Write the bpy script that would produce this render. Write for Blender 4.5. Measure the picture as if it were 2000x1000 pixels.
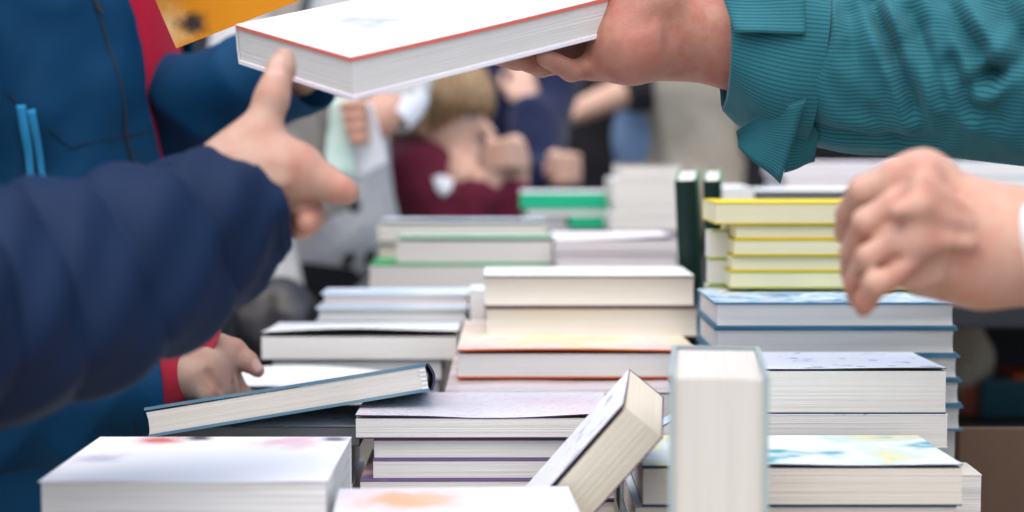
import bpy, bmesh, math, random
import numpy as np
from mathutils import Vector, Matrix

for o in list(bpy.data.objects):
    bpy.data.objects.remove(o)
scene = bpy.context.scene
COL = scene.collection

# ------------------------------------------------------------------ camera
F = 3333.3                      # focal length in photo pixels (2000 wide)
HC = 1.115                      # camera height
PITCH = math.atan(220 / F)
cam_d = bpy.data.cameras.new('camera')
cam = bpy.data.objects.new('camera', cam_d)
COL.objects.link(cam)
cam.location = (0, 0, HC)
cam.rotation_euler = (math.pi / 2 - PITCH, 0, 0)
cam_d.lens = 60
cam_d.sensor_width = 36
cam_d.clip_start = 0.05
cam_d.clip_end = 500
cam_d.dof.use_dof = True
cam_d.dof.focus_distance = 1.41
cam_d.dof.aperture_fstop = 3.1
scene.camera = cam

# ------------------------------------------------------------------ light
world = bpy.data.worlds.new('World')
scene.world = world
world.use_nodes = True
wn = world.node_tree
wn.nodes.clear()
SUN_EL, SUN_AZ = math.radians(66), math.radians(-170)
sky = wn.nodes.new('ShaderNodeTexSky')
sky.sky_type = 'NISHITA'
sky.sun_disc = False
sky.sun_elevation = SUN_EL
sky.sun_rotation = SUN_AZ
sky.dust_density = 4.0
sky.ozone_density = 1.0
sky.air_density = 1.0
bg = wn.nodes.new('ShaderNodeBackground')
bg.inputs['Strength'].default_value = 0.15
wo = wn.nodes.new('ShaderNodeOutputWorld')
wn.links.new(sky.outputs[0], bg.inputs[0])
wn.links.new(bg.outputs[0], wo.inputs[0])
sun_d = bpy.data.lights.new('sun', 'SUN')
sun_d.energy = 1.5
sun_d.angle = math.radians(110)
sun_d.color = (0.88, 0.94, 1.0)
sun = bpy.data.objects.new('sun', sun_d)
COL.objects.link(sun)
sdir = Vector((math.sin(SUN_AZ) * math.cos(SUN_EL), math.cos(SUN_AZ) * math.cos(SUN_EL), math.sin(SUN_EL)))
sun.rotation_euler = (-sdir).to_track_quat('-Z', 'Y').to_euler()
sun.location = sdir * 20
vs = scene.view_settings
vs.view_transform = 'Standard'
vs.look = 'None'
vs.exposure = 0.84
vs.gamma = 1.0
vs.use_curve_mapping = False
scene.cycles.use_denoising = True
scene.cycles.max_bounces = 8

# ------------------------------------------------------------------ helpers
_ca, _sa = math.cos(PITCH), math.sin(PITCH)
def P(px, py, d):
    """world point seen at photo pixel (px, py) whose world Y is d"""
    x = (px - 1000) / F
    y = (500 - py) / F
    dy = _ca + y * _sa
    dz = -_sa + y * _ca
    t = d / dy
    return np.array((x * t, d, HC + dz * t))
def Zp(py, d):
    return float(P(1000, py, d)[2])
def Xp(px, d, py=600):
    return float(P(px, py, d)[0])
def R_(r, d):
    return r * d / F

def tag(o, label=None, cat=None, group=None, kind=None):
    if label: o['label'] = label
    if cat: o['category'] = cat
    if group: o['group'] = group
    if kind: o['kind'] = kind
    return o
def empty(name, loc=(0, 0, 0), M=None):
    o = bpy.data.objects.new(name, None)
    o.empty_display_size = 0.05
    if M is not None: o.matrix_world = M
    else: o.location = loc
    COL.objects.link(o)
    return o
def link(name, me, mats, parent=None, smooth=False):
    o = bpy.data.objects.new(name, me)
    for m in (mats if isinstance(mats, (list, tuple)) else [mats]):
        me.materials.append(m)
    COL.objects.link(o)
    if parent is not None: o.parent = parent
    if smooth:
        me.polygons.foreach_set('use_smooth', np.ones(len(me.polygons), dtype=bool))
    me.update()
    return o
def mesh_np(name, V, Q, mats, parent=None, smooth=True, uv=None, mi=None, attrs=None):
    me = bpy.data.meshes.new(name)
    V = np.asarray(V, dtype=float)
    me.from_pydata(V.tolist(), [], [tuple(int(i) for i in q) for q in Q] if not isinstance(Q, np.ndarray) else Q.tolist())
    if uv is not None:
        l = me.uv_layers.new(name='UVMap')
        li = np.empty(len(me.loops), dtype=np.int32)
        me.loops.foreach_get('vertex_index', li)
        l.data.foreach_set('uv', np.asarray(uv, dtype=np.float32)[li].ravel())
    if mi is not None:
        me.polygons.foreach_set('material_index', np.asarray(mi, dtype=np.int32))
    if attrs:
        for k, a in attrs.items():
            at = me.attributes.new(k, 'FLOAT', 'POINT')
            at.data.foreach_set('value', np.asarray(a, dtype=np.float32))
    return link(name, me, mats, parent, smooth)

def box_bm(bm, x0, x1, y0, y1, z0, z1, M=None):
    vs_ = []
    for x in (x0, x1):
        for y in (y0, y1):
            for z in (z0, z1):
                v = Vector((x, y, z))
                if M is not None: v = M @ v
                vs_.append(bm.verts.new(v))
    for f in ((0, 1, 3, 2), (4, 6, 7, 5), (0, 4, 5, 1), (2, 3, 7, 6), (0, 2, 6, 4), (1, 5, 7, 3)):
        bm.faces.new([vs_[i] for i in f])
def box(name, x0, x1, y0, y1, z0, z1, mat, parent=None, bevel=0.0, M=None):
    bm = bmesh.new()
    box_bm(bm, x0, x1, y0, y1, z0, z1, M)
    if bevel:
        bmesh.ops.bevel(bm, geom=bm.edges[:], offset=bevel, segments=2, affect='EDGES', profile=0.6)
    me = bpy.data.meshes.new(name)
    bm.to_mesh(me); bm.free()
    return link(name, me, mat, parent)

# ------------------------------------------------------------------ materials
def new_mat(name):
    m = bpy.data.materials.new(name)
    m.use_nodes = True
    nt = m.node_tree
    return m, nt, nt.nodes['Principled BSDF']
def nd(nt, t, **kw):
    n = nt.nodes.new(t)
    for k, v in kw.items():
        setattr(n, k, v)
    return n
def rgba(c): return (c[0], c[1], c[2], 1.0)
def mapping(nt, scale=(1, 1, 1), coord='Object', rot=(0, 0, 0), loc=(0, 0, 0)):
    tc = nd(nt, 'ShaderNodeTexCoord')
    mp = nd(nt, 'ShaderNodeMapping')
    mp.inputs['Scale'].default_value = scale
    mp.inputs['Rotation'].default_value = rot
    mp.inputs['Location'].default_value = loc
    nt.links.new(tc.outputs[coord], mp.inputs[0])
    return mp.outputs[0]
def noise(nt, vec, scale, detail=4, rough=0.55):
    n = nd(nt, 'ShaderNodeTexNoise')
    n.inputs['Scale'].default_value = scale
    n.inputs['Detail'].default_value = detail
    n.inputs['Roughness'].default_value = rough
    nt.links.new(vec, n.inputs['Vector'])
    return n.outputs['Fac']
def ramp(nt, fac, stops, interp='LINEAR'):
    r = nd(nt, 'ShaderNodeValToRGB')
    r.color_ramp.interpolation = interp
    el = r.color_ramp.elements
    while len(el) > 1: el.remove(el[-1])
    el[0].position = stops[0][0]; el[0].color = rgba(stops[0][1])
    for p, c in stops[1:]:
        e = el.new(p); e.color = rgba(c)
    nt.links.new(fac, r.inputs[0])
    return r.outputs[0]
def mixc(nt, fac, a, b, mode='MIX'):
    m = nd(nt, 'ShaderNodeMix', data_type='RGBA', blend_type=mode)
    for s, v in ((m.inputs[0], fac), (m.inputs[6], a), (m.inputs[7], b)):
        if hasattr(v, 'is_linked'): nt.links.new(v, s)
        elif isinstance(v, (int, float)): s.default_value = v
        else: s.default_value = rgba(v)
    return m.outputs[2]
def bump(nt, bsdf, h, strength=0.3, dist=0.001):
    b = nd(nt, 'ShaderNodeBump')
    b.inputs['Strength'].default_value = strength
    b.inputs['Distance'].default_value = dist
    nt.links.new(h, b.inputs['Height'])
    nt.links.new(b.outputs[0], bsdf.inputs['Normal'])

_pm = {}
def page_mat(c=(0.80, 0.77, 0.70), seed=0, contrast=0.085, lines=1500):
    key = (c, contrast, lines)
    if key in _pm: return _pm[key]
    m, nt, b = new_mat('paper_edges')
    v = mapping(nt, (4, 4, lines))
    n1 = noise(nt, v, 1.0, 3, 0.7)
    v2 = mapping(nt, (14, 14, 60))
    n2 = noise(nt, v2, 1.0, 3)
    d = tuple(x * (1 - contrast * 2.2) for x in c)
    c1 = ramp(nt, n1, [(0.30, d), (0.52, c), (1, c)])
    c2 = mixc(nt, n2, c1, tuple(x * y for x, y in zip(c, (0.93, 0.91, 0.88))))
    nt.links.new(c2, b.inputs['Base Color'])
    b.inputs['Roughness'].default_value = 0.85
    b.inputs['Specular IOR Level'].default_value = 0.2
    bump(nt, b, n1, 0.5, 0.0006)
    _pm[key] = m
    return m
_cm = {}
def cover_mat(stops, scale=9.0, rough=0.5, coat=0.03, stretch=(1, 1, 1), seed=0.0, interp='LINEAR', grain=0.05, spots=()):
    """printed cover: colour fields from a noise, thin varnish, slight scuffing"""
    key = (tuple(stops), scale, rough, coat, stretch, seed, interp, tuple(spots))
    if key in _cm: return _cm[key]
    m, nt, b = new_mat('printed_cover')
    if isinstance(stops[0], (int, float)):
        base = None
        v = mapping(nt, (1, 1, 1))
        n = noise(nt, v, 40, 4)
        c = mixc(nt, n, tuple(x * (1 - grain * 2) for x in stops), tuple(min(1, x * (1 + grain)) for x in stops))
    else:
        v = mapping(nt, stretch, loc=(seed, seed * 0.7, seed * 0.3))
        n = noise(nt, v, scale, 3, 0.5)
        c = ramp(nt, n, stops, interp)
    for k, (sx, sy, sr, scol) in enumerate(spots):          # printed motifs: soft edged blots at fixed places of the cover
        vm = nd(nt, 'ShaderNodeVectorMath', operation='DISTANCE')
        nt.links.new(mapping(nt, (1, 1, 0)), vm.inputs[0]); vm.inputs[1].default_value = (sx, sy, 0)
        nz = noise(nt, mapping(nt, loc=(k, 0, 0)), 45, 3)
        ma = nd(nt, 'ShaderNodeMath', operation='MULTIPLY_ADD'); nt.links.new(nz, ma.inputs[0]); ma.inputs[1].default_value = sr * 1.6; nt.links.new(vm.outputs['Value'], ma.inputs[2])
        mr = nd(nt, 'ShaderNodeMapRange', interpolation_type='SMOOTHSTEP'); nt.links.new(ma.outputs[0], mr.inputs[0])
        mr.inputs['From Min'].default_value = sr * 0.9; mr.inputs['From Max'].default_value = sr * 2.1
        mr.inputs['To Min'].default_value = 1.0; mr.inputs['To Max'].default_value = 0.0
        c = mixc(nt, mr.outputs[0], c, scol)
    nt.links.new(c, b.inputs['Base Color'])
    v3 = mapping(nt, (1, 1, 1))
    sc = noise(nt, v3, 70, 4)
    rr = nd(nt, 'ShaderNodeMapRange')
    rr.inputs['To Min'].default_value = rough - 0.08
    rr.inputs['To Max'].default_value = rough + 0.16
    nt.links.new(sc, rr.inputs[0])
    nt.links.new(rr.outputs[0], b.inputs['Roughness'])
    b.inputs['Coat Weight'].default_value = coat * 0.3
    b.inputs['Specular IOR Level'].default_value = 0.18
    b.inputs['Coat Roughness'].default_value = 0.18
    bump(nt, b, noise(nt, v3, 18, 2), 0.05, 0.001)
    _cm[key] = m
    return m
def cloth_mat(name, c, c2=None, weave=1400, rough=0.85, sheen=0.3, nscale=18, amt=0.5, bumps=0.3):
    m, nt, b = new_mat(name)
    v = mapping(nt)
    n = noise(nt, v, nscale, 5)
    c2 = c2 or tuple(x * 0.72 for x in c)
    col = ramp(nt, n, [(0.3, c2), (0.7, c)])
    b.inputs['Specular IOR Level'].default_value = 0.15
    fine = noise(nt, v, weave * 0.35, 2)
    col = mixc(nt, 0.35, col, ramp(nt, fine, [(0.35, tuple(x * 0.7 for x in c)), (0.65, c)]))
    nt.links.new(col, b.inputs['Base Color'])
    b.inputs['Roughness'].default_value = rough
    b.inputs['Sheen Weight'].default_value = sheen * 0.5
    bump(nt, b, fine, bumps, 0.0008)
    return m
def skin_mat(name, c=(0.58, 0.335, 0.25), red=(0.55, 0.20, 0.15), light=(0.70, 0.50, 0.41)):
    m, nt, b = new_mat(name)
    v = mapping(nt)
    n = noise(nt, v, 55, 4)
    n2 = noise(nt, v, 18, 3)
    col = ramp(nt, n, [(0.3, tuple(0.5 * (x + y) for x, y in zip(c, red))), (0.5, c), (0.75, tuple(0.6 * x + 0.4 * y for x, y in zip(c, light)))])
    a = nd(nt, 'ShaderNodeAttribute', attribute_name='redness')
    mul = nd(nt, 'ShaderNodeMath', operation='MULTIPLY')
    mul.inputs[1].default_value = 0.75
    nt.links.new(a.outputs['Fac'], mul.inputs[0])
    col = mixc(nt, mul.outputs[0], col, red)
    a2 = nd(nt, 'ShaderNodeAttribute', attribute_name='nail')
    m5 = nd(nt, 'ShaderNodeMath', operation='MULTIPLY'); m5.inputs[1].default_value = 0.6; nt.links.new(a2.outputs['Fac'], m5.inputs[0])
    col = mixc(nt, m5.outputs[0], col, (0.60, 0.36, 0.30))
    nt.links.new(col, b.inputs['Base Color'])
    b.inputs['Roughness'].default_value = 0.55
    b.inputs['Specular IOR Level'].default_value = 0.3
    b.inputs['Subsurface Weight'].default_value = 0.12
    b.inputs['Subsurface Radius'].default_value = (1.0, 0.35, 0.2)
    b.inputs['Subsurface Scale'].default_value = 0.006
    w = nd(nt, 'ShaderNodeTexVoronoi', feature='DISTANCE_TO_EDGE')
    w.inputs['Scale'].default_value = 420
    nt.links.new(v, w.inputs['Vector'])
    ad = nd(nt, 'ShaderNodeMath', operation='ADD')
    nt.links.new(w.outputs['Distance'], ad.inputs[0])
    nt.links.new(noise(nt, v, 140, 3), ad.inputs[1])
    bump(nt, b, ad.outputs[0], 0.4, 0.0008)
    return m
def plain(name, c, rough=0.6, metal=0.0, nscale=30, var=0.2):
    m, nt, b = new_mat(name)
    n = noise(nt, mapping(nt), nscale, 5)
    nt.links.new(mixc(nt, n, tuple(x * (1 - var) for x in c), tuple(min(1, x * (1 + var)) for x in c)), b.inputs['Base Color'])
    b.inputs['Roughness'].default_value = rough
    b.inputs['Metallic'].default_value = metal
    return m

# ------------------------------------------------------------------ soft-union solids
def nets(Fd, org, h):
    s = Fd < 0
    nx, ny, nz = Fd.shape
    c = [s[i:nx - 1 + i, j:ny - 1 + j, k:nz - 1 + k] for i in (0, 1) for j in (0, 1) for k in (0, 1)]
    anyv = c[0].copy(); allv = c[0].copy()
    for a in c[1:]:
        anyv |= a; allv &= a
    mask = anyv & ~allv
    I, J, K = np.nonzero(mask)
    n = len(I)
    idx = -np.ones(mask.shape, dtype=np.int64)
    idx[I, J, K] = np.arange(n)
    acc = np.zeros((n, 3)); cnt = np.zeros(n)
    corners = [(i, j, k) for i in (0, 1) for j in (0, 1) for k in (0, 1)]
    for a in corners:
        for ax in range(3):
            if a[ax]: continue
            b = list(a); b[ax] = 1
            fa = Fd[I + a[0], J + a[1], K + a[2]]
            fb = Fd[I + b[0], J + b[1], K + b[2]]
            m = (fa < 0) != (fb < 0)
            t = np.where(m, fa / np.where(m, fa - fb, 1), 0)
            p = np.array(a, dtype=float)[None] + t[:, None] * (np.array(b) - np.array(a))[None]
            acc += np.where(m[:, None], p, 0); cnt += m
    V = (np.stack([I, J, K], 1) + acc / cnt[:, None]) * h + org
    Q = []
    def quads(sa, sb, off):
        ch = sa != sb
        return ch
    for ax in range(3):
        o1, o2 = (ax + 1) % 3, (ax + 2) % 3
        sl0 = [slice(None)] * 3; sl1 = [slice(None)] * 3
        sl0[ax] = slice(0, -1); sl1[ax] = slice(1, None)
        ch = s[tuple(sl0)] != s[tuple(sl1)]
        g = np.stack(np.nonzero(ch), 1)
        ok = (g[:, o1] > 0) & (g[:, o2] > 0) & (g[:, o1] < Fd.shape[o1] - 1) & (g[:, o2] < Fd.shape[o2] - 1)
        g = g[ok]
        ins = s[g[:, 0], g[:, 1], g[:, 2]]
        def cell(a, b):
            q = g.copy(); q[:, o1] -= a; q[:, o2] -= b
            return idx[q[:, 0], q[:, 1], q[:, 2]]
        q = np.stack([cell(1, 1), cell(0, 1), cell(0, 0), cell(1, 0)], 1)
        q[~ins] = q[~ins][:, ::-1]
        Q.append(q)
    Q = np.concatenate(Q)
    Q = Q[(Q >= 0).all(1)]
    return V, Q
def normals_np(V, Q):
    n = np.cross(V[Q[:, 2]] - V[Q[:, 0]], V[Q[:, 3]] - V[Q[:, 1]])
    N = np.zeros_like(V)
    for i in range(4): np.add.at(N, Q[:, i], n)
    return N / np.maximum(np.linalg.norm(N, axis=1), 1e-12)[:, None]
def relax(V, Q, it=1, lam=0.5):
    for _ in range(it):
        A = np.zeros_like(V); c = np.zeros(len(V))
        for i in range(4):
            a, b = Q[:, i], Q[:, (i + 1) % 4]
            np.add.at(A, a, V[b]); np.add.at(A, b, V[a])
            np.add.at(c, a, 1); np.add.at(c, b, 1)
        V = V + lam * (A / np.maximum(c, 1)[:, None] - V)
    return V
def cap(a, b, ra, rb=None, k=None, op=1):
    a = np.asarray(a, float); b = np.asarray(b, float)
    rb = ra if rb is None else rb
    lo = np.minimum(a - ra, b - rb); hi = np.maximum(a + ra, b + rb)
    def f(X, Y, Z):
        ab = b - a; L = max(float(ab @ ab), 1e-12)
        t = np.clip(((X - a[0]) * ab[0] + (Y - a[1]) * ab[1] + (Z - a[2]) * ab[2]) / L, 0, 1)
        return np.sqrt((X - a[0] - t * ab[0]) ** 2 + (Y - a[1] - t * ab[1]) ** 2 + (Z - a[2] - t * ab[2]) ** 2) - (ra + (rb - ra) * t)
    return (lo, hi, f, k, op)
def ell(c, r, R=None, k=None, op=1):
    c = np.asarray(c, float); r = np.asarray(r, float)
    R = np.eye(3) if R is None else np.asarray(R, float)      # columns are the axes
    e = np.sqrt(((R * r[None]) ** 2).sum(1))
    def f(X, Y, Z):
        q = [(X - c[0]) * R[0, i] + (Y - c[1]) * R[1, i] + (Z - c[2]) * R[2, i] for i in range(3)]
        k0 = np.sqrt(sum((q[i] / r[i]) ** 2 for i in range(3)))
        k1 = np.sqrt(sum((q[i] / r[i] ** 2) ** 2 for i in range(3)))
        return k0 * (k0 - 1) / np.maximum(k1, 1e-9)
    return (c - e, c + e, f, k, op)
def chain(pts, k=None):
    return [cap(pts[i][0], pts[i + 1][0], pts[i][1], pts[i + 1][1], k) for i in range(len(pts) - 1)]
def rotz(a):
    c, s = math.cos(a), math.sin(a)
    return np.array([[c, -s, 0], [s, c, 0], [0, 0, 1.0]])
def solid(prims, h, k=0.01, it=1):
    add = [p for p in prims if p[4] > 0]
    lo = np.min([p[0] for p in add], 0) - 3 * h - k * 0.5
    hi = np.max([p[1] for p in add], 0) + 3 * h + k * 0.5
    n = np.ceil((hi - lo) / h).astype(int) + 1
    Fd = np.full(n, 0.05 + k, dtype=np.float64)
    ax = [lo[i] + h * np.arange(n[i]) for i in range(3)]
    for plo, phi, f, kk, op in prims:
        kk = k if kk is None else kk
        m = kk + 3 * h
        i0 = np.clip(np.floor((plo - m - lo) / h).astype(int), 0, n)
        i1 = np.clip(np.ceil((phi + m - lo) / h).astype(int) + 1, 0, n)
        if (i1 <= i0).any(): continue
        sl = tuple(slice(i0[i], i1[i]) for i in range(3))
        X = ax[0][sl[0]][:, None, None]; Y = ax[1][sl[1]][None, :, None]; Z = ax[2][sl[2]][None, None, :]
        d = f(X, Y, Z)
        g = Fd[sl]
        if op > 0:
            w = np.clip(0.5 + 0.5 * (g - d) / kk, 0, 1)
            Fd[sl] = g * (1 - w) + d * w - kk * w * (1 - w)
        else:
            w = np.clip(0.5 - 0.5 * (g + d) / kk, 0, 1)
            Fd[sl] = g * (1 - w) - d * w + kk * w * (1 - w)
    V, Q = nets(Fd, lo, h)
    if it: V = relax(V, Q, it)
    return V, Q
def waves(V, amp, freq, seed, stretch=(1, 1, 1), octs=3):
    rng = np.random.RandomState(seed)
    out = np.zeros(len(V)); W = V * np.asarray(stretch)
    for o in range(octs):
        for _ in range(4):
            dv = rng.normal(size=3); dv /= np.linalg.norm(dv)
            ph = rng.uniform(0, 6.28, 2); dv2 = rng.normal(size=3) * 0.6
            arg = freq * (2 ** o) * (W @ dv) + ph[0] + 1.3 * np.sin(freq * (2 ** o) * 0.6 * (W @ dv2) + ph[1])
            out += (0.5 ** o) * np.sin(arg)
    return amp * out / 3.0
def folds(V, Q, amp, freq, seed, stretch=(1, 1, 1), ridge=True):
    N = normals_np(V, Q)
    w = waves(V, 1.0, freq, seed, stretch)
    if ridge: w = 0.6 - np.abs(w) * 1.2
    return V + N * (amp * w)[:, None]
def reds(V, spots):
    r = np.zeros(len(V))
    for p, rad, s in spots:
        d2 = ((V - np.asarray(p)) ** 2).sum(1)
        r = np.maximum(r, s * np.exp(-d2 / rad ** 2))
    return np.clip(r, 0, 1)
def nails(V, lst):
    """lst of (centre, normal, axis, half length, half width)"""
    a = np.zeros(len(V))
    for c, nrm, axis, hl, hw in lst:
        c = np.asarray(c); nrm = np.asarray(nrm, float); nrm /= np.linalg.norm(nrm)
        axis = np.asarray(axis, float); axis -= nrm * (axis @ nrm); axis /= np.linalg.norm(axis)
        s = np.cross(nrm, axis)
        q = V - c
        e = (np.abs(q @ axis) / hl) ** 3 + (np.abs(q @ s) / hw) ** 3
        a = np.maximum(a, ((e < 1) & ((q @ nrm) > -hw * 0.75)).astype(float))
    return a

# sweep a tube along points, open at the far end with an inward hem
def crom(P_, n):
    P_ = np.asarray(P_, float)
    Q_ = np.vstack([2 * P_[0] - P_[1], P_, 2 * P_[-1] - P_[-2]])
    out = []
    m = len(P_) - 1
    for t in np.linspace(0, m - 1e-9, n):
        i = int(t); u = t - i
        a, b, c, d = Q_[i:i + 4]
        out.append(0.5 * ((2 * b) + (-a + c) * u + (2 * a - 5 * b + 4 * c - d) * u * u + (-a + 3 * b - 3 * c + d) * u ** 3))
    return np.array(out)
def tube(name, pts, rad, mat, parent, nu=80, nv=64, disp=None, hem=0.0, hem_len=0.02, flat=1.0, close0=False, cut=None, smooth=True, up=(0, 0, 1), thick=0.0):
    """pts: world points, rad: radii; disp(u[0..1], ang) -> radial offset in metres"""
    A = np.hstack([np.asarray(pts, float), np.asarray(rad, float)[:, None]])
    S = crom(A, nu)
    C, Rr = S[:, :3], S[:, 3]
    T = np.gradient(C, axis=0); T /= np.linalg.norm(T, axis=1)[:, None]
    L = np.concatenate([[0], np.cumsum(np.linalg.norm(np.diff(C, axis=0), axis=1))])
    upv = np.asarray(up, float)
    V = []; UV = []
    ang = np.linspace(0, 2 * np.pi, nv, endpoint=False)
    for i in range(nu):
        s = np.cross(T[i], upv); s /= np.linalg.norm(s)
        w = np.cross(s, T[i])
        u = i / (nu - 1)
        r = Rr[i] + (disp(u, ang, L[i]) if disp else 0)
        c = C[i][None] + (np.cos(ang) * r * flat)[:, None] * s[None] + (np.sin(ang) * r)[:, None] * w[None]
        if cut is not None: c = c + (cut(u, ang)[:, None]) * T[i][None]
        V.append(c); UV.append(np.stack([np.full(nv, L[i]), ang * Rr.mean()], 1))
    if hem:
        base = V[-1]; cen = C[-1]
        for j, (ri, back) in enumerate(((hem * 0.6, -0.001), (hem, 0.002), (hem * 1.2, hem_len))):
            dv = cen - base; dl = np.linalg.norm(dv, axis=1)[:, None]
            V.append(base + dv / dl * ri - T[-1][None] * back); UV.append(UV[-1])
    V = np.concatenate(V); UV = np.concatenate(UV)
    n = len(V) // nv
    Q = []
    for i in range(n - 1):
        for j in range(nv):
            k = (j + 1) % nv
            Q.append((i * nv + j, i * nv + k, (i + 1) * nv + k, (i + 1) * nv + j))
    Q = np.array(Q)
    return mesh_np(name, V, Q, mat, parent, smooth, uv=UV)

# ------------------------------------------------------------------ the setting
TABLE_Z, TABLE2_Z = 0.750, 0.920
stone = plain('paving_stone', (0.24, 0.23, 0.215), 0.85, nscale=3, var=0.25)
me = bpy.data.meshes.new('ground')
me.from_pydata([(-150, -150, 0), (150, -150, 0), (150, 150, 0), (-150, 150, 0)], [], [(0, 1, 2, 3)])
tag(link('ground', me, stone), kind='structure')
wood = plain('table_wood', (0.42, 0.30, 0.19), 0.6, nscale=14)
steel = plain('painted_steel', (0.10, 0.10, 0.11), 0.45, 0.6)
drape = cloth_mat('table_drape', (0.035, 0.037, 0.045), nscale=9)
def table(x0, x1, y0, y1, z, label, cloth):
    t = empty('book_table', ((x0 + x1) / 2, (y0 + y1) / 2, 0))
    ox, oy = (x0 + x1) / 2, (y0 + y1) / 2
    box('tabletop', x0 - ox, x1 - ox, y0 - oy, y1 - oy, z - 0.03, z, cloth, t, 0.004)
    for sx in (x0 + 0.05 - ox, x1 - 0.09 - ox):
        for sy in (y0 + 0.05 - oy, y1 - 0.09 - oy):
            box('leg', sx, sx + 0.04, sy, sy + 0.04, 0, z - 0.03, steel, t, 0.003)
    return tag(t, label, 'table', 'folding tables of the book stall')
table(-0.36, 0.43, 0.86, 2.03, TABLE_Z, 'low wooden folding table carrying the nearest stacks of books', wood)
table(-0.215, 1.25, 2.07, 2.95, TABLE2_Z, 'higher dark topped table behind, carrying the blurred far books', drape)

# ------------------------------------------------------------------ books
rnd = random.Random(4)
CREAM = page_mat((0.72, 0.685, 0.62))
IVORY = page_mat((0.73, 0.715, 0.68))
WHITEP = page_mat((0.78, 0.775, 0.75))
GREYP = page_mat((0.72, 0.72, 0.71), contrast=0.22, lines=340)
YELP = page_mat((0.78, 0.74, 0.50))
PINKP = page_mat((0.75, 0.70, 0.70), contrast=0.12)
TANP = page_mat((0.74, 0.68, 0.56))

def page_block(name, L, W, T, o, z0, z1, mat, parent, hollow=0.0, jit=0.00009, skew=0.0, back=0.001):
    n = int(max(8, min(40, (z1 - z0) / 0.0009)))
    V = []; Q = []
    nx = 6
    for i in range(n + 1):
        t = i / n
        z = z0 + (z1 - z0) * t
        a = [rnd.uniform(-jit, jit) for _ in range(3)]
        y0 = o + hollow * (1 - (2 * t - 1) ** 2) + a[0] + skew * t
        ring = []
        for j in range(nx + 1):
            x = o + a[1] + (L - 2 * o + a[2] - a[1]) * j / nx
            ring.append((x, y0 + rnd.uniform(-jit, jit) * 0.5, z))
        ring.append((L - o + a[2], W - back, z)); ring.append((o + a[1], W - back, z))
        V += ring
    m = nx + 3
    for i in range(n):
        for j in range(m):
            k = (j + 1) % m
            Q.append((i * m + j, i * m + k, (i + 1) * m + k, (i + 1) * m + j))
    me = bpy.data.meshes.new(name)
    me.from_pydata(V, [], Q + [tuple(reversed(range(m))), tuple(n * m + j for j in range(m))])
    return link(name, me, mat, parent)
def sheet(name, x0, x1, y0, y1, z, ct, zf, mats, parent, nx=16, ny=8, up=True):
    """board or paper cover; zf(u,v) offset; outer face gets mats[0], rim and inner face mats[1]"""
    V = []
    for s in (0, 1):
        for i in range(nx + 1):
            for j in range(ny + 1):
                u, v = i / nx, j / ny
                V.append((x0 + (x1 - x0) * u, y0 + (y1 - y0) * v, z + s * ct + zf(u, v)))
    def ix(s, i, j): return s * (nx + 1) * (ny + 1) + i * (ny + 1) + j
    Q, mi = [], []
    for i in range(nx):
        for j in range(ny):
            Q.append((ix(1, i, j), ix(1, i + 1, j), ix(1, i + 1, j + 1), ix(1, i, j + 1))); mi.append(0 if up else 1)
            Q.append((ix(0, i, j), ix(0, i, j + 1), ix(0, i + 1, j + 1), ix(0, i + 1, j))); mi.append(1 if up else 0)
    for i in range(nx):
        Q.append((ix(0, i, 0), ix(0, i + 1, 0), ix(1, i + 1, 0), ix(1, i, 0))); mi.append(1)
        Q.append((ix(0, i + 1, ny), ix(0, i, ny), ix(1, i, ny), ix(1, i + 1, ny))); mi.append(1)
    for j in range(ny):
        Q.append((ix(0, 0, j + 1), ix(0, 0, j), ix(1, 0, j), ix(1, 0, j + 1))); mi.append(1)
        Q.append((ix(0, nx, j), ix(0, nx, j + 1), ix(1, nx, j + 1), ix(1, nx, j))); mi.append(1)
    o = mesh_np(name, V, Q, list(mats), parent, smooth=False, mi=mi)
    return o
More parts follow.
